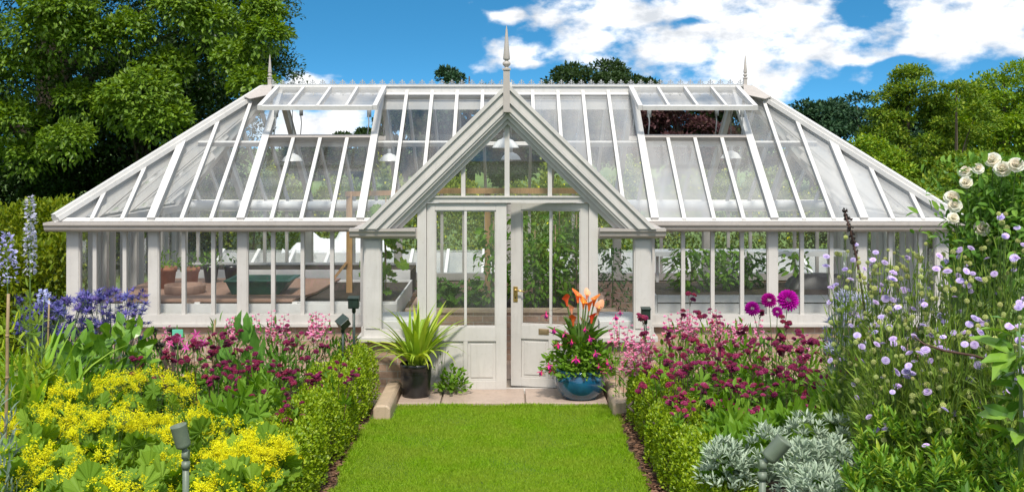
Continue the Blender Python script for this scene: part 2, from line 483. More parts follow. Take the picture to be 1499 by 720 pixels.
def sheet(name, x0, x1, y0, y1, nx, ny, zf, mat, kind='structure'):
    X, Y = np.meshgrid(np.linspace(x0, x1, nx), np.linspace(y0, y1, ny))
    V = np.stack([X.ravel(), Y.ravel(), zf(X, Y).ravel()], -1)
    i = np.arange(nx * ny).reshape(ny, nx)
    F = np.stack([i[:-1, :-1].ravel(), i[:-1, 1:].ravel(), i[1:, 1:].ravel(), i[1:, :-1].ravel()], -1)
    b = MB(); b.add(V, F, 0, True)
    return tag(b.obj(name, mat), kind=kind)


def ground_z(X, Y):
    z = np.full(X.shape, -.03)
    z = z + np.where(Y > 24, (np.minimum(Y, 120) - 24) * .022, 0)
    return z


gx = np.concatenate([np.linspace(-600, -60, 10), np.linspace(-50, 50, 41), np.linspace(60, 600, 10)])
gy = np.concatenate([np.linspace(-200, -20, 6), np.linspace(-10, 80, 46), np.linspace(95, 700, 24)])
X, Y = np.meshgrid(gx, gy); Z = ground_z(X, Y)
i = np.arange(X.size).reshape(X.shape)
b = MB(); b.add(np.stack([X.ravel(), Y.ravel(), Z.ravel()], -1), np.stack([i[:-1, :-1].ravel(), i[:-1, 1:].ravel(), i[1:, 1:].ravel(), i[1:, :-1].ravel()], -1), 0, True)
tag(b.obj('ground', M['field']), kind='structure')

LX0, LX1 = -1.28, 1.02      # lawn edges
bump = lambda X, Y: .015 * np.sin(X * 5.1 + Y * 3.3) + .012 * np.sin(X * 11 - Y * 7)
sheet('bed_soil', -10, -1.45, 1.5, 11.3, 60, 70, lambda X, Y: soil_h(X, Y) - .25 * smooth(-1.75, -1.45, X) + bump(X, Y), M['soil'])
sheet('bed_soil', 1.2, 10, 1.5, 11.3, 60, 70, lambda X, Y: soil_h(X, Y) - .25 * smooth(1.5, 1.2, X) + bump(X, Y), M['soil'])
sheet('mulch_strip', -1.62, LX0 + .02, 3, 11.16, 8, 120, lambda X, Y: .012 + .012 * np.sin(X * 40 + Y * 31) * np.sin(Y * 23), M['bark'])
sheet('mulch_strip', LX1 - .02, 1.36, 3, 11.16, 8, 120, lambda X, Y: .012 + .012 * np.sin(X * 40 + Y * 31) * np.sin(Y * 23), M['bark'])
sheet('gravel_path', -10, 10, 11.2, 12.78, 40, 8, lambda X, Y: 0 * X - .004, M['gravel'])
sheet('greenhouse_floor', -4.84, 4.84, 12.5, 17.1, 6, 6, lambda X, Y: 0 * X + .004, M['slab'])
sheet('lawn_ground', LX0, LX1, 2, 11.2, 12, 40, lambda X, Y: .004 + 0 * X, M['lawnsoil'])

# loose bark chips on the strips
chip = Tmpl([(-.5, -.22, 0), (.5, -.15, .05), (.45, .2, .0), (-.4, .18, .08)], [([[0, 1, 2, 3]], 0)])
mb = MB()
n = 2600
side = rng.random(n) < .5
px_ = np.where(side, rng.uniform(-1.46, LX0, n), rng.uniform(LX1, 1.2, n)); py_ = rng.uniform(6.8, 11.1, n)
dd = rand_dirs(n); dd[:, 2] *= .35
mb.scatter(chip, np.stack([px_, py_, rng.uniform(.015, .04, n)], -1), frames(dd, np.tile([0, 0, 1.], (n, 1))), rng.uniform(.02, .06, n))
M['chips'] = leafmat('bark_chips', [(.05, .025, .015), (.16, .08, .045), (.26, .15, .09), (.10, .05, .03)], trans=0, rough=.8, gain=1)
tag(mb.obj('bark_chips', M['chips']), kind='stuff')

# lawn blades
M['grass'] = leafmat('grass_blades', [(.115, .225, .004), (.155, .29, .006), (.20, .345, .010), (.27, .38, .04)], trans=.35, rough=.5, noise=(2.6, (.30, .40, .04), .7))
blade = Tmpl([(-.5 * .13, 0, 0), (.5 * .13, 0, 0), (.5 * .10, .6, .08), (-.5 * .10, .6, .08), (0, 1.0, .25)], [([[0, 1, 2, 3]], 0), ([[3, 2, 4]], 0)])
n = 310000
gx_ = rng.uniform(LX0 - .03, LX1 + .03, n); gy_ = 6.0 + (11.19 - 6.0) * rng.random(n)
wob = .035 * np.sin(gy_ * 3.1) + .022 * np.sin(gy_ * 9.7) + .016 * np.sin(gy_ * 23) - .015
ok = (gx_ > LX0 + wob) & (gx_ < LX1 + .6 * wob) & (gy_ < 11.17 + .02 * np.sin(gx_ * 9)) & ~((gy_ > 10.6) & (gx_ < -1.05)) & ~((gy_ > 10.72) & (gx_ > .96))
gx_, gy_ = gx_[ok], gy_[ok]; n = len(gx_)
d = np.stack([rng.normal(0, .55, n), rng.normal(-.1, .55, n), np.ones(n)], -1)
hgt = .019 + .013 * rng.random(n) + .006 * np.sin(gx_ * 6 + gy_ * 2.2) * np.sin(gy_ * 4)
edge = np.minimum(np.minimum(gx_ - LX0, LX1 - gx_), 11.17 - gy_)
hgt = hgt + np.where(edge < .07, .022 * rng.random(n), 0)
mb = MB(); mb.scatter(blade, np.stack([gx_, gy_, np.full(n, .003)], -1), frames(d, rand_dirs(n)), hgt)
tag(mb.obj('lawn_grass', M['grass']), kind='stuff')

# threshold slabs and kerbs
def slab(x0, x1, y0, y1, label):
    mb = MB(); mb.box((x0, y0, -.06), (x1, y1, .035))
    o = mb.obj('paving_slab', M['slab'], bevel=.008)
    tag(o, label, 'paving slab', 'pink paving slabs at the greenhouse door')
slab(-1.06, -.652, 11.2, 11.86, 'pink paving slab under the black plastic plant pot')
slab(-.638, .165, 11.2, 11.86, 'wide pink paving slab in front of the closed left door')
slab(.178, .965, 11.2, 11.86, 'pink paving slab under the blue glazed pot')
def kerb(x, w, y0, y1, label):
    mb = MB(); mb.prism([(x - w, y0, -.05), (x + w, y0, -.05), (x + w, y0, .11), (x + w - .03, y0, .14), (x - w + .03, y0, .14), (x - w, y0, .11)], (0, .62, 0)); mb.prism([(x - w + .008, y0 + .63, -.05), (x + w - .006, y0 + .63, -.05), (x + w - .006, y0 + .63, .10), (x + w - .03, y0 + .63, .132), (x - w + .03, y0 + .63, .136), (x - w + .008, y0 + .63, .11)], (0, y1 - y0 - .63, 0))
    tag(mb.obj('kerb_stone', M['stone'], bevel=.016), label, 'kerb stone')
kerb(-1.15, .08, 10.6, 11.9, 'rough sandstone kerb beside the black pot, ending the left box hedge')
kerb(1.05, .075, 10.75, 11.9, 'rough sandstone kerb beside the blue pot, ending the right box hedge')

# ------------------------------------------------------------------ greenhouse
YF, YB, YR = 12.8, 17.1, 14.95
YE0, YE1 = 12.72, 17.18
XE, XR = 4.93, 3.12
ZE, ZR = 1.67, 3.20
YP = 11.8            # porch front
HW = 1.46            # porch half width
ZA = 3.10            # porch apex
MP = (ZA - ZE) / HW
GH = thing('greenhouse', 'large off-white Victorian style glasshouse with glazed hipped roof, spiked finials and gabled porch', 'greenhouse', (0, 0, 0))
BARS = [(1.61, 1), (1.935, 0), (2.26, 0), (2.585, 0), (2.92, 1), (3.245, 0), (3.57, 0), (3.90, 1), (4.22, 0), (4.55, 0)]
INNER = [(.32, 0), (.645, 0), (.965, 0), (1.29, 0)]


def front(x, s): return (x, YE0 + (YR - YE0) * s, ZE + (ZR - ZE) * s)
def back(x, s): return (x, YE1 - (YE1 - YR) * s, ZE + (ZR - ZE) * s)
NF = Vector((0, -(ZR - ZE), YR - YE0)).normalized(); NB = Vector((0, NF.y * -1, NF.z))
def smax(x): return 1.0 if abs(x) <= XR else max(0, (XE - abs(x)) / (XE - XR))
def smin(x): return max(0, (ZA - MP * abs(x) - ZE) / (ZR - ZE)) if abs(x) < HW else 0.0
VENT_S = .60

def slope(name_, P, n, porch, vents, glassL, glassR):
    rb = MB()
    rb.bar(P(-XE, .004), P(XE, .004), .06, .05, n, off=.012) if not porch else [rb.bar(P(sx * HW, .004), P(sx * XE, .004), .06, .05, n, off=.012) for sx in (-1, 1)]
    rb.bar(P(-XR - .45, .735), P(XR + .45, .735), .035, .05, n, off=-.075) if False else None
    # inner purlin
    if porch:
        for sx in (-1, 1):
            rb.bar(P(sx * .60, .60), P(sx * 3.75, .60), .04, .06, n, off=-.06)
    else:
        rb.bar(P(-3.75, .60), P(3.75, .60), .04, .06, n, off=-.06)
    rb.bar(P(-XR, .985), P(XR, .985), .10, .05, n, off=.0)
    roof = rb.obj('roof_slope', M['paint2'], GH)
    xs = [-x for x, _ in BARS[::-1]] + [-x for x, _ in INNER[::-1]] + [0.0] + [x for x, _ in INNER] + [x for x, _ in BARS]
    thick = {round(s * x, 3) for x, t in BARS if t for s in (-1, 1)}
    for x in xs:
        if porch and abs(x) < .2:
            continue
        a = smin(x) if porch else 0; b_ = smax(x)
        v = [vt for vt in vents if vt[0] + .01 < x < vt[1] - .01]
        if v:
            b_ = VENT_S
        t = round(x, 3) in thick
        mb = MB()
        if t:
            mb.bar(P(x, a), P(x, b_), .062, .105, n, off=.0); mb.bar(P(x, a), P(x, b_), .085, .018, n, off=.062)
        else:
            mb.bar(P(x, a), P(x, b_), .030, .055, n, off=.012); mb.bar(P(x, a), P(x, b_), .042, .012, n, off=.045)
        mb.obj('rafter' if t else 'glazing_bar', M['paint2'], roof)
    ed = [-XE + .001] + xs + [XE - .001]
    for x0, x1 in zip(ed[:-1], ed[1:]):
        br = [x0] + [q for q in (-XR, -HW, 0, HW, XR) if x0 + 1e-3 < q < x1 - 1e-3] + [x1]
        v = any(vt[0] - .01 < x0 and x1 < vt[1] + .01 for vt in vents)
        lo = [P(x, smin(x) if porch else 0) for x in br]
        hi = [P(x, min(smax(x), VENT_S if v else 1)) for x in br]
        pts = lo + hi[::-1]
        q = []
        for p in pts:
            if not q or (Vector(p) - Vector(q[-1])).length > 1e-4:
                q.append(p)
        if len(q) < 3:
            continue
        mb = MB(); mb.poly(q); mb.obj('pane', glassL if (x0 + x1) < .4 else glassR, roof)
    for v0, v1 in vents:
        mb = MB(); mb.bar(P(v0, VENT_S), P(v1, VENT_S), .06, .07, n, off=.02); mb.obj('vent_sill', M['gutter'], roof)
    return roof

VL = (-2.92, -1.61); VR_ = (1.61, 2.92)
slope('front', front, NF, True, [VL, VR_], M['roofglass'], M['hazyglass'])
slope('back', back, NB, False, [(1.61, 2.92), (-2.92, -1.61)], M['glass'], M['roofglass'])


def hip(sx):
    def P(y, s): return (sx * (XE - (XE - XR) * s), y, ZE + (ZR - ZE) * s)
    n = Vector((sx * (ZR - ZE), 0, XE - XR)).normalized()
    def sm_(y): return max(0, 1 - abs(y - YR) / (YR - YE0))
    rb = MB(); rb.bar(P(YE0, .004), P(YE1, .004), .06, .05, n, off=.012)
    rb.bar(P(YR - .85, .6), P(YR + .85, .6), .04, .06, n, off=-.06)
    roof = rb.obj('roof_slope', M['paint2'], GH)
    ys = [YR + k * .372 for k in range(-5, 6)]
    for k, y in zip(range(-5, 6), ys):
        mb = MB(); t = k in (-3, 0, 3)
        if t:
            mb.bar(P(y, 0), P(y, sm_(y)), .062, .105, n); mb.bar(P(y, 0), P(y, sm_(y)), .085, .018, n, off=.062)
        else:
            mb.bar(P(y, 0), P(y, sm_(y)), .03, .055, n, off=.012); mb.bar(P(y, 0), P(y, sm_(y)), .042, .012, n, off=.045)
        mb.obj('rafter' if t else 'glazing_bar', M['paint2'], roof)
    ed = [YE0 + .001] + ys + [YE1 - .001]
    for y0, y1 in zip(ed[:-1], ed[1:]):
        pts = [P(y0, 0), P(y1, 0), P(y1, sm_(y1)), P(y0, sm_(y0))]
        q = []
        for p in pts:
            if not q or (Vector(p) - Vector(q[-1])).length > .01:
                q.append(p)
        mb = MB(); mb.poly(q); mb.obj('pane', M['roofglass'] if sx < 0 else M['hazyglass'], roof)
    for yy, yr in ((YE0, YR), (YE1, YR)):
        u = (n + (NF if yy < YR else NB)).normalized()
        p = Vector((sx * XE, yy, ZE)); q = Vector((sx * XR, YR, ZR))
        mb = MB(); mb.bar(p, q, .15, .05, u, off=.045); mb.bar(p, q, .085, .035, u, off=.088); mb.bar(p, q, .07, .12, u, off=-.045)
        mb.obj('hip_rail', M['paint2'], GH)
    # saddle plates folded over the hips just below the ridge end
    mb = MB()
    for yy, nn in ((YE0, NF), (YE1, NB)):
        p0 = Vector((sx * XR, YR, ZR)); hd_ = (Vector((sx * XE, yy, ZE)) - p0).normalized()
        dn = (Vector((0, yy, ZE)) - Vector((0, YR, ZR))).normalized()
        o = nn * .125
        q = [p0 + o - Vector((sx * .10, 0, 0)) , p0 + o + hd_ * .06, p0 + o + hd_ * .36, p0 + o + hd_ * .30 + dn * .10 - Vector((sx * .05, 0, 0)), p0 + o + dn * .24 - Vector((sx * .13, 0, 0))]
        mb.prism([tuple(v) for v in q], tuple(-nn * .012))
    mb.obj('ridge_saddle', M['gutter'], GH)

hip(-1); hip(1)


def sash(P, n, v0, v1, open_deg, hinge, sgn, lift=.05):
    """an opening roof sash hinged at the ridge"""
    L_ = VENT_S and (1 - VENT_S) * (Vector(P(0, 1)) - Vector(P(0, 0))).length + .06
    base = math.atan2(ZR - ZE, YR - YE0)
    a = base - R(open_deg)
    dy, dz = -sgn * math.cos(a), -math.sin(a)
    top = Vector((0, YR - sgn * .03, ZR + lift))
    nn = Vector((0, -sgn * math.sin(a), math.cos(a)))
    def Q(x, s): return (x, top.y + dy * L_ * s, top.z + dz * L_ * s)
    v0 -= .03; v1 += .03
    fr = MB()
    for x in (v0, v1):
        fr.bar(Q(x, 0), Q(x, 1), .055, .06, nn, off=.01)
    fr.bar(Q(v0 + .03, .985), Q(v1 - .03, .985), .06, .052, nn, off=.008); fr.bar(Q(v0 + .03, .02), Q(v1 - .03, .02), .06, .052, nn, off=.008)
    o = fr.obj('roof_vent', M['paint2'], GH)
    k = 4
    for i in range(1, k):
        x = v0 + (v1 - v0) * i / k
        mb = MB(); mb.bar(Q(x, .01), Q(x, 1.0), .032, .05, nn, off=.014); mb.obj('glazing_bar', M['paint2'], o)
    for i in range(k):
        x0 = v0 + (v1 - v0) * i / k; x1 = v0 + (v1 - v0) * (i + 1) / k
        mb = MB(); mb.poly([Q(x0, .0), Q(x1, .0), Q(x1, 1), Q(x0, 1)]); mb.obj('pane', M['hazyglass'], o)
    for x in (v0 + .12, v1 - .12):
        p = Vector(Q(x, .75)) - nn * .03; q = Vector(P(x, VENT_S)) + n * .02
        mb = MB(); mb.tube([p, (p + q) / 2 + Vector((.02, 0, 0)), q], .008, 6)
        mb.tube([p + Vector((.02, 0, -.02)), p + Vector((.02, 0, -.14))], .026, 8)
        mb.obj('vent_opener', M['lead'], o)

sash(front, NF, VL[0], VL[1], 19.5, None, 1)
sash(front, NF, VR_[0], VR_[1], 19.5, None, 1)
sash(back, NB, 1.61, 2.92, 24, None, -1)
sash(back, NB, -2.92, -1.61, 24, None, -1)

# ridge, cresting and finials
mb = MB(); mb.bar((-XR, YR, ZR + .03), (XR, YR, ZR + .03), .09, .09); mb.bar((-XR, YR, ZR + .083), (XR, YR, ZR + .083), .13, .02)
mb.bar((-XR, YR, ZR - .12), (XR, YR, ZR - .12), .05, .2)
mb.obj('ridge_board', M['paint2'], GH)
mb = MB(); zc = ZR + .093
mb.bar((-XR + .05, YR, zc + .008), (XR - .05, YR, zc + .008), .012, .014)
k = int((2 * XR - .2) / .128)
for i in range(k + 1):
    x = -XR + .1 + i * .128
    mb.bar((x, YR, zc), (x, YR, zc + .05), .010, .010, (0, 1, 0))
    mb.bar((x - .024, YR, zc + .036), (x + .024, YR, zc + .036), .012, .009)
    for sx in (-1, 1):
        mb.bar((x + sx * .022, YR, zc + .034), (x + sx * .028, YR, zc + .05), .013, .012, (0, 1, 0))
        mb.bar((x + sx * .01, YR, zc + .012), (x + sx * .045, YR, zc + .024), .008, .008, (0, 1, 0))
    mb.prism([(x, YR - .006, zc + .044), (x + .014, YR - .006, zc + .058), (x, YR - .006, zc + .078), (x - .014, YR - .006, zc + .058)], (0, .012, 0))
mb.obj('ridge_cresting', M['lead'], GH)


def finial(x, y, z, s, post):
    mb = MB()
    mb.box((x - .038 * s, y - .038 * s, z - post), (x + .038 * s, y + .038 * s, z))
    mb.box((x - .05 * s, y - .05 * s, z), (x + .05 * s, y + .05 * s, z + .018 * s))
    mb.lathe([(.038 * s, z + .018 * s), (.022 * s, z + .03 * s), (.024 * s, z + .04 * s), (.042 * s, z + .058 * s), (.047 * s, z + .075 * s), (.042 * s, z + .092 * s), (.022 * s, z + .108 * s), (.02 * s, z + .115 * s),
              (.038 * s, z + .122 * s), (.041 * s, z + .135 * s), (.026 * s, z + .30 * s), (.012 * s, z + .46 * s), (.002 * s, z + .52 * s)], 20, (x, y, 0))
    mb.obj('finial', M['gutter'], GH)

finial(-XR + .06, YR, 3.38, .60, .15); finial(XR - .06, YR, 3.38, .60, .15)
finial(-.01, YP - .17, 3.265, .86, .42)

# gutters and cornice
def gprof(o): return [(0, .005), (-.125 - o, .005), (-.125 - o, -.022), (-.108 - o, -.034), (-.098 - o, -.07), (-.062 - o, -.094), (0, -.094)]
mb = MB()
for sx in (-1, 1):
    mb.prism([(sx * 1.50, YE0 + a, ZE + z) for a, z in gprof(0)], (sx * (XE + .11 - 1.50), 0, 0))
    mb.prism([(sx * (XE - a * 1), YE0 + .002, ZE + z) for a, z in gprof(0)], (0, YE1 - YE0, 0))
mb.prism([(-XE - .11, YE1 - a + .002, ZE + z) for a, z in gprof(0)], (2 * XE + .22, 0, 0))
for sx in (-1, 1):
    mb.prism([(sx * (HW - a * .9), YP - .04, ZE + z - .003) for a, z in gprof(0)], (0, YF - YP - .05, 0))
mb.obj('gutter', M['gutter'], GH)
for sx in (-1, 1):
    mb = MB(); mb.prism([(sx * .925, YP - .035 + a, ZE + z + .003) for a, z in gprof(0)], (sx * (HW + .13 - .925), 0, 0))
    mb.obj('cornice_return', M['gutter'], GH)

# walls
def wall_run(xs, y, out, dirx=True, sgn=1, corner=True, zsill=.655, glass=None):
    """posts at xs = [(coord, width)], panes between; out = outward direction sign"""
    def bx(b_, u0, u1, v0, v1, z0, z1):
        v0, v1 = min(v0, v1), max(v0, v1)
        b_.box((u0, v0, z0), (u1, v1, z1)) if dirx else b_.box((v0, u0, z0), (v1, u1, z1))
    a, c = xs[0][0] - xs[0][1] / 2, xs[-1][0] + xs[-1][1] / 2
    w = MB()
    bx(w, a, c, y + out * .035, y - out * .11, .555, zsill)                    # base rail
    bx(w, a - .02, c + .02, y + out * .075, y - out * .02, .528, .56)          # drip
    bx(w, a, c, y + out * .012, y - out * .09, 1.565, ZE - .012)               # eave plate
    wl = w.obj('wall', M['paint'], GH)
    for u, wd in xs:
        mb = MB(); d0 = .02 if wd > .08 else .008
        bx(mb, u - wd / 2, u + wd / 2, y + out * d0, y - out * (.09 if wd > .08 else .05), zsill - .004, 1.568)
        if wd > .08:
            bx(mb, u - wd / 2 - .012, u + wd / 2 + .012, y + out * (d0 - .016), y - out * .03, zsill - .004, 1.566)
        mb.obj('post' if wd > .08 else 'mullion', M['paint'], wl)
    for (u0, w0), (u1, w1) in zip(xs[:-1], xs[1:]):
        p = [(u0, zsill - .01), (u1, zsill - .01), (u1, 1.57), (u0, 1.57)]
        mb = MB(); mb.poly([(u, y - out * .012, z) if dirx else (y - out * .012, u, z) for u, z in p]); mb.obj('pane', glass or M['glass'], wl)
    pl = MB(); bx(pl, a + .01, c - .01, y + out * .012, y - out * .14, -.02, .535); pl.obj('plinth', M['brick'], wl)
    return wl

XS = [(x, .10 if t else .042) for x, t in BARS]
fr = [(1.56, .10)] + XS[1:] + [(4.785, .13)]
wall_run(fr, YF, -1)
wall_run([(-x, w) for x, w in fr[::-1]], YF, -1)
allx = [(-4.785, .13)] + [(-x, w) for x, w in XS[::-1]] + [(-x, .042) for x, _ in INNER[::-1]] + [(0, .1)] + [(x, .042) for x, _ in INNER] + XS + [(4.785, .13)]
wall_run(allx, YB, 1)
ysd = [(YF + .07, .10)] + [(YR + k * .372, .10 if k in (-3, 0, 3) else .042) for k in range(-5, 6)] + [(YB - .07, .1)]
for sx in (-1, 1):
    wall_run(ysd, sx * 4.85, sx, dirx=False)
for sx in (-1, 1):
    wall_run([(YP + .12, .1), (YP + .5, .042), (YF - .13, .09)], sx * HW, sx, dirx=False)

# porch front
def porch_side(sx):
    w = MB()
    x0, x1 = .915, HW - .005
    def B(b_, a, c, y0, y1, z0, z1): b_.box((min(sx * a, sx * c), y0, z0), (max(sx * a, sx * c), y1, z1))
    B(w, x0, x1, YP - .03, YP + .09, .572, .64)
    B(w, x0, x1 + .06, YP - .10, YP - .012, .535, .575)
    wl = w.obj('wall', M['paint'], GH)
    w = MB(); B(w, x0, x1, YP - .012, YP + .08, 1.565, 1.675); w.obj('eave_plate', M['paint'], wl)
    mb = MB(); B(mb, HW - .18, HW - .002, YP - .016, YP + .09, .636, 1.57); B(mb, HW - .165, HW - .02, YP - .03, YP - .01, .66, 1.55)
    mb.obj('post', M['paint'], wl)
    mb = MB(); mb.poly([(sx * x0, YP + .03, .63), (sx * (HW - .17), YP + .03, .63), (sx * (HW - .17), YP + .03, 1.57), (sx * x0, YP + .03, 1.57)]); mb.obj('pane', M['glass'], wl)
    mb = MB(); B(mb, x0, HW - .01, YP - .015, YP + .1, -.02, .54); mb.obj('plinth', M['brick'], wl)
porch_side(-1); porch_side(1)

# barge boards: stepped mouldings on both rakes of the gable
def rake(b_, sx, zt, tv, y0, y1, zb):
    xo = (zt - zb) / MP; xi = (zt - tv - zb) / MP
    b_.prism([(0, y0, zt), (sx * xo, y0, zb), (sx * xi, y0, zb), (0, y0, zt - tv)], (0, y1 - y0, 0))
for sx in (-1, 1):
    mb = MB()
    rake(mb, sx, 3.135, .05, 11.600, 11.90, 1.676)
    rake(mb, sx, 3.083, .10, 11.625, 11.70, 1.6765)
    rake(mb, sx, 2.981, .022, 11.612, 11.70, 1.677)
    rake(mb, sx, 2.957, .085, 11.640, 11.70, 1.6775)
    rake(mb, sx, 2.870, .028, 11.655, 11.75, 1.678)
    mb.obj('barge_board', M['paint'], GH)
    mb = MB(); rake(mb, sx, 2.840, .06, 11.70, 11.80, 1.679); rake(mb, sx, 2.778, .05, 11.74, 11.86, 1.68); mb.obj('gable_rafter', M['paint'], GH)
# gable window
fr_ = MB(); fr_.box((-.93, YP - .028, 1.932), (.93, YP + .06, 1.992)); fr_.box((-.95, YP - .045, 1.985), (.95, YP + .03, 2.0))
gw = fr_.obj('gable_window', M['paint'], GH)
zt = 2.76
for x, wd in ((-.45, .042), (-.005, .05), (.43, .042)):
    mb = MB(); mb.box((x - wd / 2, YP - .012, 1.996), (x + wd / 2, YP + .05, zt - MP * abs(x) + .03)); mb.obj('mullion', M['paint'], gw)
mb = MB(); mb.poly([(-.78, YP + .02, 1.99), (.78, YP + .02, 1.99), (0, YP + .02, 1.99 + .78 * MP)]); mb.obj('pane', M['glass'], gw)
for sx in (-1, 1):
    mb = MB(); mb.poly([(sx * .915, YP + .025, 1.67), (sx * 1.20, YP + .025, 1.67), (sx * .915, YP + .025, 1.67 + .28 * MP)]); mb.obj('pane', M['glass'], gw)
# door frame
mb = MB()
for sx in (-1, 1):
    mb.box((min(sx * .915, sx * .825), YP - .03, -.01), (max(sx * .915, sx * .825), YP + .08, 2.01 + .0))
    mb.box((min(sx * .905, sx * .835), YP - .02, 2.005), (max(sx * .905, sx * .835), YP + .07, 2.06))
mb.box((-.83, YP - .02, -.03), (.83, YP + .14, .028))
mb.obj('door_frame', M['paint'], GH)


def door(hx, sg, ang, handle):
    W, Z0, Z1 = .812, .035, 1.925
    mb = MB(); T = .045
    def bx(a, c, y0, y1, z0, z1): mb.box((min(sg * a, sg * c), y0, z0), (max(sg * a, sg * c), y1, z1))
    sh, sf = .085, .108
    bx(0, sh, 0, T, Z0, Z1); bx(W - sf, W, 0, T, Z0, Z1)
    bx(sh, W - sf, .001, T - .001, 1.853, Z1 - .001); bx(sh, W - sf, .001, T - .001, .525, .668); bx(sh, W - sf, .001, T - .001, Z0, .125)
    mid = (sh + W - sf) / 2
    bx(mid - .022, mid + .022, .002, T - .002, .125, .525)
    # bead round the glass
    for (z0, z1) in ((.668, .682), (1.839, 1.853)):
        bx(sh, W - sf, .012, T - .004, z0, z1)
    bx(sh, sh + .013, .012, T - .004, .682, 1.839); bx(W - sf - .013, W - sf, .012, T - .004, .682, 1.839)
    d = mb.obj('door', M['paint'], GH, (hx, YP + .0, 0), bevel=.003); d.rotation_euler = (0, 0, ang)
    m2 = MB(); m2.box((sg * mid - .013, .008, .67), (sg * mid + .013, T - .006, 1.85)); m2.obj('glazing_bar', M['paint'], d)
    m2 = MB(); m2.poly([(sg * sh, .022, .67), (sg * (W - sf), .022, .67), (sg * (W - sf), .022, 1.85), (sg * sh, .022, 1.85)]); m2.obj('pane', M['glass'], d)
    for (a, c) in ((sh, mid - .022), (mid + .022, W - sf)):
        m2 = MB(); lo, hi = min(sg * a, sg * c), max(sg * a, sg * c)
        m2.box((lo, .018, .125), (hi, .032, .525)); m2.box((lo + .03, .010, .155), (hi - .03, .02, .495))
        m2.obj('panel', M['paint'], d, bevel=.004)
    if handle:
        h = MB(); xh = sg * (W - .05)
        h.box((xh - .024, -.006, .90), (xh + .024, .001, 1.06)); hp = h.obj('lock_plate', M['brass'], d, bevel=.004)
        h = MB(); h.tube([(xh, -.004, 1.02), (xh, -.045, 1.02)], .010, 10); h.tube([(xh, -.045, 1.02), (xh - sg * .05, -.048, 1.024), (xh - sg * .105, -.044, 1.015)], [.010, .009, .007], 10)
        h.lathe([(.016, 0), (.016, .012), (.010, .016)], 14, (xh, -.004, 1.02), M=Matrix(((1, 0, 0), (0, 0, -1), (0, 1, 0))))
        h.obj('door_handle', M['brass'], hp)
        h = MB(); h.tube([(xh, -.0065, .945), (xh, -.0085, .945)], .009, 10); h.obj('keyhole', M['darkframe'], hp)
        h = MB(); xl = sg * (mid + .07); h.box((xl - .055, -.006, .575), (xl + .055, .002, .635)); lp = h.obj('letter_plate', M['bronze'], d, bevel=.004)
        h = MB(); h.box((xl - .042, -.010, .588), (xl + .042, -.005, .622)); h.obj('letter_flap', M['bronze'], lp, bevel=.003)

door(-.822, 1, 0, False)
door(.822, -1, -R(14), True)

# porch roof
for sx in (-1, 1):
    def PP(y, s): return (sx * HW * (1 - s), y, ZE + (ZA - ZE) * s)
    nP = Vector((sx * (ZA - ZE), 0, HW)).normalized()
    rb = MB(); rb.bar(PP(11.76, .003), PP(YE0, .003), .05, .045, nP, off=.01)
    rf = rb.obj('porch_roof', M['paint2'], GH)
    yv = lambda s: YE0 + (YR - YE0) * s * (ZA - ZE) / (ZR - ZE)
    ys = [11.78, 12.12, 12.45, 12.78, 13.11, 13.44, 13.77, 14.1, 14.4, 14.7]
    def s0(y): return max(0, (y - YE0) / ((YR - YE0) * (ZA - ZE) / (ZR - ZE)))
    for y in ys[1:-1]:
        mb = MB(); mb.bar(PP(y, s0(y)), PP(y, 1), .03, .05, nP, off=.01); mb.obj('glazing_bar', M['paint2'], rf)
    for y0, y1 in zip(ys[:-1], ys[1:]):
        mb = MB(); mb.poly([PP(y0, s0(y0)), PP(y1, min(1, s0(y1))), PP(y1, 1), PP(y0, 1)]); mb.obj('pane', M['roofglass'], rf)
    mb = MB(); mb.bar(PP(YE0, 0), PP(yv(1), 1), .08, .05, (0, 0, 1), off=.0); mb.obj('valley_rafter', M['paint2'], GH)
mb = MB(); mb.bar((0, 11.91, ZA + .03), (0, 14.7, ZA + .03), .09, .06); mb.obj('porch_ridge', M['paint2'], GH)
# ------------------------------------------------------------------ leaf and flower templates
def T_leaf(w=.28, fold=.08, bend=.0):
    return Tmpl([(0, 0, 0), (-w, .45, fold), (0, 1, -bend), (w, .45, fold)], [([[0, 3, 2], [0, 2, 1]], 0)])


def T_leaf6(w=.22, fold=.06, bend=.15):
    V = [(0, 0, 0), (-w * .85, .28, fold), (w * .85, .28, fold), (-w * .8, .66, fold - bend * .3), (w * .8, .66, fold - bend * .3), (0, 1, -bend), (0, .3, 0), (0, .68, -bend * .4)]
    return Tmpl(V, [([[0, 2, 6], [0, 6, 1], [7, 4, 5], [3, 7, 5]], 0), ([[6, 2, 4, 7], [1, 6, 7, 3]], 0)])


def T_strap(seg=7, w=.03, bend=.5, droop=1.6):
    """a long arching blade: starts along +y, bends towards -z"""
    V = []; F = []; a = 0.0; p = np.array([0., 0., 0.])
    for i in range(seg + 1):
        t = i / seg
        ww = w * (1 - t ** 2.2) * (.7 + .6 * min(1, t * 3)) + .0006
        V += [(p[0] - ww, p[1], p[2] + ww * .35), (p[0], p[1], p[2]), (p[0] + ww, p[1], p[2] + ww * .35)]
        a = bend * (t ** droop)
        p = p + np.array([0, math.cos(a), -math.sin(a)]) / seg
    for i in range(seg):
        for j in (0, 1):
            F.append((i * 3 + j, i * 3 + j + 1, i * 3 + j + 4, i * 3 + j + 3))
    return Tmpl(V, [(F, 0)])


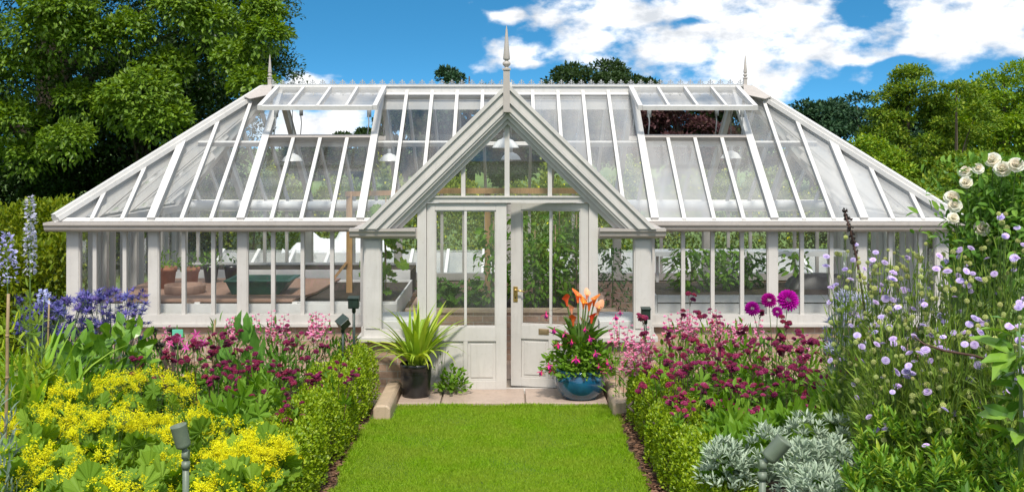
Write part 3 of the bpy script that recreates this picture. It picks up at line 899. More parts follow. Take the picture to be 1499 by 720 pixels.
def T_palm(lobes=7, depth=.35, cup=.18, spread=PI * .86, teeth=True):
    """a lobed leaf: stalk at the origin, blade towards +y"""
    V = [(0, .12, 0)]; n = lobes * 4
    for i in range(n + 1):
        t = i / n; a = -spread + 2 * spread * t
        ph = (t * lobes) % 1.0
        r = 1 - depth * abs(2 * ph - 1) ** 1.5
        r *= .62 + .38 * math.cos(a * .5) ** 2
        if teeth and i % 2: r *= .93
        x, y = r * math.sin(a) * .72, .12 + r * math.cos(a) * .88
        V.append((x, y, cup * (x * x + (y - .12) ** 2) + .05 * (1 if int(ph * 2) % 2 else -1)))
    return Tmpl(V, [([[0, i + 1, i + 2][::-1] for i in range(n)], 0)])


TL, TL6 = T_leaf(), T_leaf6()
TNAR = T_leaf6(.10, .03, .15)
TPALM, TDEEP = T_palm(9, .11, .15), T_palm(5, .72, .10, PI * .75)
STRAPS = [T_strap(7, .026, b_, 1.5) for b_ in (.5, 1.1, 1.7, 2.3)]


def dome(n, rx, ry, h, z0=0.0, shell=.6, flat=0.0):
    """points through a dome and their outward directions"""
    u = rand_dirs(n); u[:, 2] = np.abs(u[:, 2])
    r = shell + (1 - shell) * rng.random(n) ** .6
    r = np.where(rng.random(n) < .25, rng.random(n), r)
    p = u * r[:, None] * np.array([rx, ry, h]); p[:, 2] += z0
    return p, u


def leaves(mb, T, p, u, s0, s1, up=.4, jit=.6, mi=None, out=.8):
    n = len(p)
    d = nrm(u * out + np.array([0, 0, up]) + rng.normal(0, jit, (n, 3)))
    upv = nrm(u * .6 + np.array([0, 0, 1.0]) + rng.normal(0, .3, (n, 3)))
    mb.scatter(T, p, frames(d, upv), rng.uniform(s0, s1, n), mi=mi)


def bezier(a, c, b_, n=4):
    return [tuple(np.asarray(a) * (1 - t) ** 2 + 2 * np.asarray(c) * t * (1 - t) + np.asarray(b_) * t * t) for t in [i / n for i in range(n + 1)]]


def stems(mb, bases, tips, r=.003, bow=.3, seg=3):
    for a, b_ in zip(bases, tips):
        a = np.asarray(a, float); b_ = np.asarray(b_, float)
        c = np.array([a[0] * (1 - bow) + b_[0] * bow * .6, a[1] * (1 - bow) + b_[1] * bow * .6, a[2] * .4 + b_[2] * .6])
        mb.tube(bezier(a, c, b_, 3), [r * 1.2, r, r * .8, r * .6], seg, 0, False)


# petal colours
def petal(name, cols, trans=.25, rough=.55):
    return leafmat(name, cols, trans, rough, .2, gain=1.05, vary=.08 if 'rose_pet' in name or 'yellow' in name or 'cream' in name else .3)

P_ = {}
P_['astrantia'] = petal('wine_petals', [(.09, .006, .024), (.17, .010, .050), (.25, .025, .075), (.13, .008, .022)], .15)
P_['astrantia2'] = petal('rose_wine_petals', [(.18, .012, .05), (.28, .022, .09), (.36, .06, .14), (.20, .02, .035)], .15)
P_['yellow'] = petal('lime_yellow_flowers', [(.64, .62, .004), (.78, .745, .006), (.85, .82, .025), (.46, .53, .012)], .4)
P_['pink'] = petal('pink_petals', [(.82, .30, .44), (.86, .48, .58), (.76, .16, .34), (.90, .70, .72)], .3)
P_['magenta'] = petal('magenta_petals', [(.36, .005, .24), (.48, .01, .34), (.28, .004, .17)], .2)
P_['hot'] = petal('hot_pink_petals', [(.80, .03, .16), (.74, .02, .22), (.85, .10, .26)], .25)
P_['purple'] = petal('purple_skirt', [(.22, .01, .16), (.3, .02, .2)], .2)
P_['lilac'] = petal('lilac_petals', [(.60, .47, .78), (.70, .58, .84), (.54, .40, .72), (.78, .68, .86)], .3)
P_['seed'] = petal('green_seed_head', [(.40, .45, .14), (.50, .54, .22), (.33, .38, .10)], .25)
P_['rose'] = petal('cream_rose_petals', [(.88, .82, .70), (.90, .85, .77), (.88, .77, .63), (.90, .87, .81)], .45)
P_['calla'] = petal('orange_spathe', [(.88, .21, .04), (.90, .30, .06)], .25, .4)
P_['calla2'] = petal('peach_spathe', [(.88, .42, .22), (.88, .50, .28)], .3, .4)
P_['calla3'] = petal('red_spathe', [(.80, .10, .04), (.84, .15, .05)], .25, .4)
P_['spadix'] = solid('yellow_spadix', (.8, .5, .05), (.7, .4, .04), 40, .6)
P_['haze'] = petal('hazy_blue_bracts', [(.26, .26, .42), (.34, .35, .47), (.42, .41, .52)], .2)
P_['sea'] = petal('violet_bracts', [(.085, .065, .26), (.13, .105, .34), (.06, .05, .19), (.19, .18, .38)], .15)
P_['delph'] = petal('pale_violet_florets', [(.74, .72, .80), (.62, .60, .80), (.80, .76, .80)], .3)
P_['delph2'] = petal('blue_violet_florets', [(.34, .34, .62), (.46, .45, .68), (.40, .36, .62)], .3)
P_['lily'] = petal('lily_petals', [(.50, .03, .22), (.62, .06, .30), (.70, .2, .40)], .25)
P_['cream'] = petal('cream_petals', [(.85, .74, .50), (.86, .8, .66)], .3)
P_['dark'] = solid('dark_seed_spike', (.035, .02, .015), (.02, .012, .01), 40, .8)

G = {}
G['box'] = leafmat('box_leaves', [(.10, .17, .006), (.16, .25, .008), (.23, .32, .010), (.30, .37, .02)], .3, .4, .4)
G['mid'] = leafmat('mid_green_leaves', [(.045, .11, .014), (.065, .15, .018), (.09, .19, .022)], .3)
G['fresh'] = leafmat('fresh_green_leaves', [(.08, .17, .015), (.11, .22, .02), (.16, .27, .03)], .35)
G['mantle'] = leafmat('mantle_leaves', [(.09, .17, .018), (.13, .23, .022), (.19, .29, .03)], .35, .55)
G['peony'] = leafmat('glossy_leaves', [(.065, .15, .018), (.10, .21, .022), (.17, .29, .035)], .25, .3, .5)
G['dark'] = leafmat('dark_leaves', [(.022, .06, .012), (.035, .085, .016), (.05, .11, .02)], .25)
G['lime'] = leafmat('lime_leaves', [(.14, .22, .012), (.22, .30, .018), (.30, .34, .025), (.11, .19, .015)], .35)
G['strap'] = leafmat('strap_leaves', [(.13, .25, .025), (.19, .33, .035), (.27, .37, .05)], .35, .4)
G['potstrap'] = leafmat('yellow_green_straps', [(.17, .28, .025), (.26, .37, .04), (.38, .43, .06)], .35, .35)
G['silver'] = leafmat('silver_leaves', [(.20, .26, .18), (.27, .33, .24), (.37, .43, .33)], .12, .75, .2)
G['greyg'] = leafmat('grey_green_leaves', [(.12, .17, .12), (.17, .22, .16)], .2, .7)
G['wispy'] = leafmat('wispy_leaves', [(.10, .17, .025), (.15, .23, .035), (.22, .29, .05)], .3)
G['narrow'] = leafmat('narrow_leaves', [(.055, .13, .014), (.085, .19, .018), (.15, .27, .025), (.26, .32, .03)], .3, .4)
G['rosel'] = leafmat('rose_leaves', [(.06, .14, .02), (.10, .20, .03), (.15, .26, .04)], .3, .35)
G['aeon'] = leafmat('dark_rosette', [(.045, .035, .035), (.06, .055, .045), (.06, .085, .05)], .1, .4)
G['broad'] = leafmat('broad_leaves', [(.07, .17, .03), (.10, .22, .035)], .35, .4)
G['tomato'] = leafmat('crop_leaves', [(.05, .13, .012), (.09, .20, .018), (.15, .27, .03)], .35)


# single flower heads (each is one mesh shared by all its copies)
def head_mesh(name, fn, mats):
    mb = MB(); fn(mb); return mb.mesh(name, mats)


def h_astrantia(mb):
    n = 11; a = np.arange(n) * 2 * PI / n
    d = np.stack([np.cos(a), np.sin(a), np.full(n, .35)], -1)
    mb.scatter(T_leaf(.24, .03), np.zeros((n, 3)), frames(d, np.tile([0, 0, 1.], (n, 1))), 1.05, mi=0)
    n = 26; k = np.arange(n); z = .15 + .85 * (k + .5) / n; ph = k * 2.39996; r = np.sqrt(1 - z * z)
    p = np.stack([r * np.cos(ph), r * np.sin(ph), z], -1)
    t = Tmpl([(-.2, 0, -.2), (.2, 0, -.2), (.2, 0, .2), (-.2, 0, .2), (0, .24, 0)], [([[0, 1, 4], [1, 2, 4], [2, 3, 4], [3, 0, 4]], 0)])
    mb.scatter(t, p * np.array([.74, .74, .66]) + [0, 0, .05], frames(p, rand_dirs(n)), 1.0, mi=0)


def h_scabious(mb):
    for n, s, tilt, z in ((15, 1.0, .12, 0), (13, .78, .35, .06), (9, .52, .8, .10)):
        a = np.arange(n) * 2 * PI / n + z * 5
        d = np.stack([np.cos(a), np.sin(a), np.full(n, tilt)], -1)
        t = Tmpl([(-.06, .1, 0), (-.2, .8, .02), (-.1, 1, -.04), (0, .93, .03), (.1, 1.02, -.03), (.2, .8, .02), (.06, .1, 0)], [([[0, 6, 5, 4, 3, 2, 1]], 0)])
        mb.scatter(t, np.tile([0, 0, z], (n, 1)), frames(d, np.tile([0, 0, 1.], (n, 1))), s, mi=0)
    n = 22; k = np.arange(n); z = .3 + .7 * (k + .5) / n; ph = k * 2.39996; r = np.sqrt(1 - z * z)
    p = np.stack([r * np.cos(ph), r * np.sin(ph), z], -1)
    mb.scatter(T_leaf(.35, .1), p * np.array([.4, .4, .22]), frames(p + rng.normal(0, .2, p.shape), rand_dirs(n)), .24, mi=0)
    n = 8; a = np.arange(n) * 2 * PI / n
    mb.scatter(T_leaf(.2, .05), np.tile([0, 0, -.06], (n, 1)), frames(np.stack([np.cos(a), np.sin(a), np.full(n, -.3)], -1), np.tile([0, 0, 1.], (n, 1))), .5, mi=1)


def h_seed(mb):
    n = 44; k = np.arange(n); z = 1 - 2 * (k + .5) / n; ph = k * 2.39996; r = np.sqrt(1 - z * z)
    p = np.stack([r * np.cos(ph), r * np.sin(ph), z], -1)
    t = Tmpl([(-.3, 0, -.3), (.3, 0, -.3), (.3, 0, .3), (-.3, 0, .3), (0, .55, 0)], [([[0, 1, 4], [1, 2, 4], [2, 3, 4], [3, 0, 4]], 0)])
    mb.scatter(t, p * .62, frames(p, rand_dirs(n)), .62, mi=0)


def h_dahlia(mb):
    n = 110; k = np.arange(n); z = 1 - 1.45 * (k + .5) / n; ph = k * 2.39996; r = np.sqrt(np.maximum(0, 1 - z * z))
    p = np.stack([r * np.cos(ph), r * np.sin(ph), z], -1)
    V = [(0, 0, 0), (-.15, .45, .10), (.15, .45, .10), (-.12, .8, .10), (.12, .8, .10), (0, 1.0, .02), (0, .45, -.02), (0, .8, .0)]
    t = Tmpl(V, [([[0, 2, 6], [0, 6, 1], [7, 4, 5], [3, 7, 5]], 0), ([[6, 2, 4, 7], [1, 6, 7, 3]], 0)])
    d = p + np.array([0, 0, .12])
    mb.scatter(t, p * .25, frames(d, np.tile([0, 0, 1.], (n, 1)) + rng.normal(0, .1, (n, 3))), np.clip(.35 + .45 * (k / n) ** .5, 0, .8) * 1.0, mi=0)


def h_rose(mb):
    """cupped petals in whorls"""
    def pet(w, h, cup, cur):
        V = []; nu, nv = 5, 4
        for j in range(nv + 1):
            v = j / nv
            for i in range(nu + 1):
                u = i / nu * 2 - 1
                ww = w * (.35 + .65 * math.sin(min(1, v * 1.25) * PI / 2)) * (1 - .18 * max(0, v - .75) * 4)
                x = u * ww; y = cup * (u * u) * ww * .8
                top = h * v * (1 - .10 * u * u * v)
                V.append((x, y - cur * max(0, v - .55) ** 2 * 3 - .22 * math.sin(v * PI * .8) * cup, top))
        F = [(j * (nu + 1) + i, j * (nu + 1) + i + 1, (j + 1) * (nu + 1) + i + 1, (j + 1) * (nu + 1) + i) for j in range(nv) for i in range(nu)]
        return np.array(V), F
    for ring, (n, r, w, h, cur, tilt) in enumerate([(6, .50, .62, .62, .55, .85), (6, .36, .52, .72, .38, .5), (5, .24, .40, .74, .2, .25), (5, .13, .27, .72, .08, .08), (3, .05, .18, .68, 0, 0)]):
        for i in range(n):
            V, F = pet(w, h, .55, cur)
            V = V + rng.normal(0, .02, V.shape)
            c, s_ = math.cos(tilt), math.sin(tilt)
            y, z = V[:, 1] * c - V[:, 2] * s_, V[:, 1] * s_ + V[:, 2] * c
            V = np.stack([V[:, 0], y - r * .6, z - .1 * (4 - ring)], -1)
            a = 2 * PI * (i + .37 * ring) / n + rng.normal(0, .1); ca, sa = math.cos(a), math.sin(a)
            V = np.stack([V[:, 0] * ca - V[:, 1] * sa, V[:, 0] * sa + V[:, 1] * ca, V[:, 2]], -1)
            mb.add(V, F, 0, True)


def h_calla(mb):
    V = []; nu, nv = 14, 8
    for j in range(nv + 1):
        v = j / nv
        for i in range(nu + 1):
            a = -PI * 1.02 + 2.1 * PI * i / nu
            r = .09 + .05 * v + .24 * v ** 2.8
            tip = (.5 + .5 * math.cos(a)) ** 2
            z = v * (.78 + .42 * tip * v) - .16 * (1 - tip) * v ** 4
            flare = 1 + .35 * v ** 5 * tip
            V.append((r * math.sin(a) * (1 - .25 * tip * v ** 6), r * math.cos(a) * flare, z))
    F = [(j * (nu + 1) + i, j * (nu + 1) + i + 1, (j + 1) * (nu + 1) + i + 1, (j + 1) * (nu + 1) + i) for j in range(nv) for i in range(nu)]
    mb.add(V, F, 0, True)
    mb.tube([(0, 0, .05), (0, .01, .4), (0, .02, .72)], [.05, .05, .03], 8, 1)


def h_fuchsia(mb):
    mb.tube([(0, 0, 0), (0, 0, -.25), (0, 0, -.45)], [.06, .07, .11], 7, 0, False)
    a = np.arange(4) * PI / 2
    d = np.stack([np.cos(a), np.sin(a), np.full(4, -.15)], -1)
    mb.scatter(T_leaf6(.2, .05, .25), np.tile([0, 0, -.42], (4, 1)), frames(d, np.tile([0, 0, 1.], (4, 1))), .75, mi=0)
    mb.lathe([(.10, -.42), (.22, -.58), (.25, -.78), (.22, -.85)], 9, mi=1)
    for i in range(5):
        mb.tube([(.03 * math.cos(i), .03 * math.sin(i), -.6), (.08 * math.cos(i * 1.3), .08 * math.sin(i * 1.3), -1.15)], .012, 3, 0, False)


def h_bell(mb):
    mb.lathe([(.05, 0), (.12, .15), (.2, .5), (.24, .72), (.42, .98)], 7, mi=0)
    for i in range(5):
        a = 2 * PI * i / 5
        mb.add([(.2 * math.cos(a - .5), .2 * math.sin(a - .5), .9), (.5 * math.cos(a - .25), .5 * math.sin(a - .25), 1.05), (.62 * math.cos(a), .62 * math.sin(a), .98), (.5 * math.cos(a + .25), .5 * math.sin(a + .25), 1.05), (.2 * math.cos(a + .5), .2 * math.sin(a + .5), .9)], [[0, 1, 2, 3, 4]], 0)


def h_lily(mb):
    for k in range(6):
        a = k * PI / 3; d = np.array([[math.cos(a), math.sin(a), .55]])
        mb.scatter(T_leaf6(.2 if k % 2 else .15, .06, .4), np.zeros((1, 3)), frames(d, np.array([[0, 0, 1.]])), 1.0, mi=0)
    for k in range(5):
        mb.tube([(0, 0, .1), (.12 * math.cos(k * 1.25), .12 * math.sin(k * 1.25), .6)], .015, 3, 0, False)


def h_sea(mb):
    n = 14; a = np.arange(n) * 2 * PI / n + rng.normal(0, .1, n)
    d = np.stack([np.cos(a), np.sin(a), rng.uniform(0, .9, n)], -1)
    mb.scatter(T_leaf(.10, .02), np.zeros((n, 3)), frames(d, np.tile([0, 0, 1.], (n, 1))), rng.uniform(.7, 1.1, n), mi=0)
    mb.lathe([(.0, -.05), (.16, .05), (.18, .2), (.1, .38), (0, .45)], 7, mi=0)


def h_spray(seed, n=330):
    """a frothy panicle of tiny flowers, unit size"""
    def f(mb):
        sub = 13; cu = rand_dirs(sub); cu[:, 2] = np.abs(cu[:, 2]) * 1.2
        c = cu * rng.uniform(.3, 1.25, (sub, 1)) * np.array([.80, .62, .60]); c[:, 2] += .1
        k = rng.integers(0, sub, n)
        p = c[k] + rng.normal(0, .115, (n, 3))
        u = nrm(p + [0, 0, .2])
        st = Tmpl([(-.5, 0, 0), (0, -.5, 0), (.5, 0, 0), (0, .5, 0), (0, 0, .25)], [([[0, 1, 4], [1, 2, 4], [2, 3, 4], [3, 0, 4]], 0)])
        mb.scatter(st, p, frames(rand_dirs(n), u + rng.normal(0, .4, (n, 3))), rng.uniform(.07, .12, n), mi=0)
        for q in c:
            mb.tube([(0, 0, -.35), tuple(q * .5 + np.array([0, 0, -.08])), tuple(q)], .010, 3, 1, False)
    return f


HM = {}
for i in range(3):
    HM['astrantia%d' % i] = head_mesh('astrantia_head', h_astrantia, [P_['astrantia'] if i < 2 else P_['astrantia2']])
    HM['spray%d' % i] = head_mesh('flower_spray', h_spray(i), [P_['yellow'], M['stemgreen']])
    HM['seed%d' % i] = head_mesh('seed_head', h_seed, [P_['seed']])
    HM['scabious%d' % i] = head_mesh('scabious_bloom', h_scabious, [P_['lilac'], P_['seed']])
    HM['rose%d' % i] = head_mesh('rose_bloom', h_rose, [P_['rose']])
HM['dahlia'] = head_mesh('dahlia_bloom', h_dahlia, [P_['magenta']])
for i, k in enumerate(('calla', 'calla2', 'calla3')):
    HM[k] = head_mesh('calla_bloom', h_calla, [P_[k], P_['spadix']])
HM['fuchsia'] = head_mesh('fuchsia_bloom', h_fuchsia, [P_['hot'], P_['purple']])
HM['bell'] = head_mesh('bell_flower', h_bell, [P_['pink']])
HM['lily'] = head_mesh('lily_bloom', h_lily, [P_['lily']])
HM['haze'] = head_mesh('sea_holly_head', h_sea, [P_['haze']])
for i in range(2):
    HM['sea%d' % i] = head_mesh('sea_holly_head', h_sea, [P_['sea']])
HM['cream'] = head_mesh('small_bloom', h_rose, [P_['cream']])


def root_at(px, d, name, label, cat, group=None):
    x = wx(px, d); z = float(soil_h(x, d)) + .01
    return thing(name, label, cat, (x, d, z), group), x, z


def astrantia(px, py, d, spread, n, label, var=(0, 1), leafk='fresh', leafs=26, hs=.027, side='r'):
    t, x, z = root_at(px, d, 'astrantia_plant', label, 'perennial plant', 'wine red astrantias in the ' + ('right' if side == 'r' else 'left') + ' bed')
    H = wz(py, d) - z; rx = spread * d / FPX
    if -1.9 < x < 1.62 and d < 10.8:
        leafs = 6
    mb = MB()
    p, u = dome(leafs, rx * 1.0, .26, H * .55, .05, .5); leaves(mb, TDEEP, p, u, .08, .15, .15, .35)
    p, u = dome(leafs, rx * .8, .2, H * .8, .1, .4); leaves(mb, TL6, p, u, .04, .08, .4, .5)
    mb.obj('foliage', G[leafk], t)
    sb, st, heads = [], [], []
    for i in range(max(2, int(n / 2.6))):
        a = rng.random() * 2 * PI; r = math.sqrt(rng.random())
        node = np.array([rx * r * math.cos(a), .25 * r * math.sin(a), H * (1 - .52 * rng.random() ** 1.3) - .03 - .12 * r * H * rng.random()])
        sb.append((node[0] * .4, node[1] * .4, 0)); st.append(tuple(node))
        for k in range(rng.integers(3, 6)):
            q = node + np.array([rng.normal(0, .035), rng.normal(0, .035), rng.uniform(.0, .07)])
            sb.append(tuple(node - [0, 0, .03])); st.append(tuple(q)); heads.append(q)
    s_ = MB(); stems(s_, sb, st, .0026, .3); s_.obj('stalk', M['stemred'], t)
    for q in heads[:int(n * 1.7) + 4]:
        place('flower_head', HM['astrantia%d' % var[rng.integers(0, len(var))]], t, q, dirrot((rng.normal(0, .35), rng.normal(-.15, .35), 1)), hs * rng.uniform(.75, 1.2))


def mantle(px, py, d, spread, n, label, sprays=.084):
    t, x, z = root_at(px, d, 'ladys_mantle', label, 'perennial plant', 'yellow flowered mantle plants in the left bed')
    H = wz(py, d) - z; rx = spread * d / FPX
    mb = MB(); p, u = dome(54, rx * 1.15, .3, H * .68, .04, .5); leaves(mb, TPALM, p, u, .08, .14, .1, .35); mb.obj('foliage', G['mantle'], t)
    sb, st = [], []
    n = int(n * 2.0)
    for i in range(n):
        a = rng.random() * 2 * PI; r = math.sqrt(rng.random())
        q = np.array([rx * r * math.cos(a), .28 * r * math.sin(a), H * (.95 - .50 * r * r * rng.random() - .25 * rng.random() ** 2) - .05])
        sb.append((q[0] * .3, q[1] * .3, 0)); st.append(tuple(q - [0, 0, .02]))
        place('flower_spray', HM['spray%d' % rng.integers(0, 3)], t, q, dirrot((q[0] * 1.6 + rng.normal(0, .3), q[1] * 1.6 - .2 + rng.normal(0, .3), 1)), sprays * rng.uniform(.5, 1.3))
    s_ = MB(); stems(s_, sb, st, .0028, .3); s_.obj('stalk', M['stemgreen'], t)


def penstemon(px, py, d, spread, nsp, label, nb=11, fol='mid', side='left', bell=.042):
    t, x, z = root_at(px, d, 'penstemon_plant', label, 'perennial plant', 'pink flowered plants in the %s bed' % side)
    H = wz(py, d) - z; rx = spread * d / FPX
    mb = MB(); p, u = dome(50 if -1.9 < x < 1.45 and d < 10.8 else 260, rx, .25, H * .86, .02, .35); leaves(mb, TNAR, p, u, .07, .12, .5, .5); mb.obj('foliage', G[fol], t)
    sb, st = [], []
    for i in range(nsp):
        a = rng.random() * 2 * PI; r = math.sqrt(rng.random()) * .8
        tip = np.array([rx * r * math.cos(a), .22 * r * math.sin(a), H * (1 - .12 * rng.random())])
        sb.append((tip[0] * .5, tip[1] * .5, 0)); st.append(tuple(tip))
        for k in range(nb):
            f = k / nb; aa = k * 2.4
            q = tip + np.array([.012 * math.cos(aa), .012 * math.sin(aa), -.22 * f])
            place('flower', HM['bell'], t, q, dirrot((math.cos(aa), math.sin(aa) - .35, -.25 + .3 * (1 - f))), bell * (.55 + .55 * f))
    s_ = MB(); stems(s_, sb, st, .003, .2); s_.obj('stalk', M['stemgreen'], t)


def shrub(px, py, d, spread, depth, n, T, s0, s1, mat, name, label, cat, group=None, up=.4, jit=.6, hfrac=1.0, stemn=0, shell=.45):
    t, x, z = root_at(px, d, name, label, cat, group)
    H = wz(py, d) - z; rx = spread * d / FPX
    mb = MB(); p, u = dome(n, rx, depth, H * hfrac, .02, shell); leaves(mb, T, p, u, s0, s1, up, jit); mb.obj('foliage', mat, t)
    if stemn:
        q, _ = dome(stemn, rx * .8, depth * .8, H * .9, 0, .5)
        s_ = MB(); stems(s_, q * [.15, .15, 0], q, .004, .3); s_.obj('stalk', M['stemgreen'], t)
    return t, rx, H


# ------------------------------------------------------------------ box hedges
def box_hedge(x0, x1, y0, y1, h0, h1, label, n, rz=0.0):
    t = thing('box_hedge', label, 'hedge', ((x0 + x1) / 2, (y0 + y1) / 2, 0), 'low box hedges along the lawn', rz)
    cx, cy = (x0 + x1) / 2, (y0 + y1) / 2; wx_, wy_ = (x1 - x0) / 2, (y1 - y0) / 2
    hy = lambda y: h0 + (h1 - h0) * (y - y0) / (y1 - y0)
    y = rng.uniform(y0, y1, n); a = rng.random(n)
    lump = 1 + .13 * np.sin(y * 4.3 + x0) + .10 * np.sin(y * 9.1) + .07 * np.sin(y * 19 + x0 * 5)
    f = rng.random(n); side = f < .48
    ang = rng.uniform(-.1, PI + .1, n)
    ex = np.sign(np.cos(ang)) * np.abs(np.cos(ang)) ** .55; ez = np.abs(np.sin(ang)) ** .55
    r = 1 - .28 * rng.random(n) ** 2
    x = cx + ex * wx_ * r * lump; z = .03 + ez * (hy(y) - .03) * r * (1 + .08 * np.sin(y * 5.7 + 2) + .07 * np.sin(x * 13 + y * 3) + .06 * np.sin(y * 17 + x * 9)) + rng.normal(0, .018, n)
    u = nrm(np.stack([ex * .9, rng.normal(0, .35, n), ez * 1.0], -1))
    mb = MB(); leaves(mb, T_leaf(.36, .07), np.stack([x - cx, y - cy, z], -1), u, .017, .031, .6, .6)
    # young upright shoots
    m = n // 30; k = rng.integers(0, n, m)
    for rep in range(5):
        pp = np.stack([x[k] - cx, y[k] - cy, z[k] + .008 * rep], -1)
        leaves(mb, T_leaf(.34, .07), pp + rng.normal(0, .006, (m, 3)), u[k], .016, .028, 1.0, .6)
    # dense inner twigs so no light passes straight through
    mb.obj('foliage', G['box'], t)
    core = MB()
    sec = 14
    for i in range(sec):
        ya = y0 + (y1 - y0) * i / sec + .03; yb = y0 + (y1 - y0) * (i + 1) / sec - .03; hh = hy((ya + yb) / 2)
        core.tube([(rng.normal(0, .03), ya - cy, .0), (rng.normal(0, .1), (ya + yb) / 2 - cy, hh * .4), (rng.normal(0, .1), yb - cy, hh * .75)], [.02, .015, .006], 5)
    core.obj('twig', M['trunk'], t)

box_hedge(-1.74, -1.34, 6.4, 11.15, .58, .54, 'clipped green box hedge left of the lawn beside the yellow flowers', 62000, -R(1.6))
box_hedge(1.12, 1.50, 6.6, 10.72, .52, .50, 'clipped green box hedge right of the lawn below the wine red flowers', 56000)
# ------------------------------------------------------------------ left bed
for a in [
    (225, 505, 8.9, 40, 14, 'wine red astrantia clump directly in front of the peony leaves'),
    (292, 487, 9.3, 42, 16, 'wine red astrantia clump behind the dark lilies in the left bed'),
    (365, 478, 9.4, 46, 24, 'densest wine red astrantia clump before the pink penstemons on the left'),
    (432, 488, 9.2, 44, 22, 'wine red astrantia clump midway between pink penstemons and box hedge on the left'),
    (492, 500, 9.3, 40, 10, 'sparse wine red astrantia clump next to the tilted garden light'),
    (320, 545, 8.5, 46, 14, 'lower wine red astrantia clump just behind the yellow flowers'),
    (405, 560, 8.4, 36, 9, 'small wine red astrantia clump leaning over the left box hedge')]:
    astrantia(*a[:4], int(a[4] * 1.7), a[5], side='l', hs=.026)
for a in [
    (215, 540, 7.9, 80, 16, 'yellow flowered mantle plant below the astrantias, farthest back of its kind'),
    (120, 548, 7.3, 62, 10, 'yellow flowered mantle plant beside the strappy grass-like leaves'),
    (48, 590, 6.7, 62, 12, 'yellow flowered mantle plant near the bamboo cane at the left edge'),
    (280, 598, 7.0, 60, 10, 'yellow flowered mantle plant right behind the foreground garden spotlight'),
    (165, 588, 6.6, 70, 12, 'yellow flowered mantle plant in the middle of the yellow drift'),
    (372, 628, 6.6, 54, 32, 'bright yellow mantle plant touching the left box hedge'),
    (60, 655, 5.9, 72, 12, 'yellow flowered mantle plant low down near the left corner'),
    (245, 655, 6.1, 55, 5, 'mantle plant with broad pleated leaves and few yellow flowers'),
    (345, 680, 6.0, 56, 12, 'yellow flowered mantle plant right of the foreground garden spotlight'),
    (140, 690, 5.5, 80, 6, 'mantle plant with large green leaves at the bottom of the picture'),
    (15, 640, 5.9, 40, 6, 'yellow flowered mantle plant under the cane at the very left')]:
    mantle(*a)
for a in [
    (325, 455, 10.6, 46, 3, 'pink penstemon with tall spires behind the broad green leaves'),
    (398, 456, 10.7, 40, 5, 'pink penstemon clump with several spires in the middle of its row'),
    (462, 453, 10.7, 42, 5, 'pink penstemon clump with spires left of the dark garden lights'),
    (508, 476, 11.1, 22, 1, 'pink penstemon with a single spire below the dark garden lights'),
    (222, 478, 10.4, 30, 2, 'short pink penstemon beside the dark succulent')]:
    penstemon(*a)


def sea_holly(px, py, d, spread, n, label, hm=None):
    t, x, z = root_at(px, d, 'sea_holly', label, 'perennial plant', 'violet blue sea hollies')
    H = wz(py, d) - z; rx = spread * d / FPX
    mb = MB(); p, u = dome(90, rx, .3, H * .75, .02, .3); leaves(mb, TNAR, p, u, .08, .14, .4, .5); mb.obj('foliage', G['greyg'], t)
    sb, st = [], []
    for i in range(n):
        a = rng.random() * 2 * PI; r = math.sqrt(rng.random())
        q = np.array([rx * r * math.cos(a), .3 * r * math.sin(a), H * (1 - .45 * rng.random() ** 1.4) - .03])
        sb.append((q[0] * .4, q[1] * .4, 0)); st.append(tuple(q))
        place('flower_head', HM[hm or 'sea%d' % (i % 2)], t, q, dirrot((rng.normal(0, .5), rng.normal(-.2, .4), 1)), .07 * rng.uniform(.7, 1.2))
    s_ = MB(); stems(s_, sb, st, .003, .3); s_.obj('stalk', G['greyg'], t)

sea_holly(80, 430, 10.4, 54, 120, 'violet blue sea holly clump at the corner post of the greenhouse')
sea_holly(165, 424, 10.6, 54, 120, 'violet blue sea holly clump behind the peony leaves')
shrub(165, 472, 9.2, 84, .4, 420, T_leaf6(.30, .05, .15), .10, .16, G['peony'], 'peony_plant', 'broad peony bush with glossy pointed leaves before the sea holly', 'shrub', None, .35, .45)
shrub(110, 485, 8.7, 56, .3, 240, T_leaf6(.30, .05, .15), .10, .16, G['peony'], 'peony_plant', 'lower dark green peony bush right of the strappy leaves', 'shrub', None, .35, .45)
shrub(350, 470, 10.0, 40, .2, 54, T_leaf6(.26, .05, .2), .14, .24, G['broad'], 'broadleaf_plant', 'plant with large upright pale green leaves among the pink penstemons', 'perennial plant', None, .9, .3)
shrub(300, 500, 9.7, 60, .3, 130, TNAR, .08, .14, G['mid'], 'leafy_plant', 'dark green leafy filler plant under the pink penstemons', 'perennial plant', None, .5, .5)
shrub(425, 505, 9.9, 70, .3, 260, TNAR, .08, .13, G['mid'], 'leafy_plant', 'dark green leafy bush between penstemons and left box hedge', 'perennial plant', None, .5, .5)
shrub(345, 585, 8.0, 64, .3, 70, TDEEP, .12, .18, G['fresh'], 'leafy_plant', 'light green cut leaved foliage clump beside the left box hedge', 'perennial plant', None, .3, .4)
shrub(392, 548, 8.8, 50, .3, 70, TDEEP, .10, .16, G['fresh'], 'leafy_plant', 'light green cut leaved foliage clump at the foot of the left astrantias', 'perennial plant', None, .3, .4)


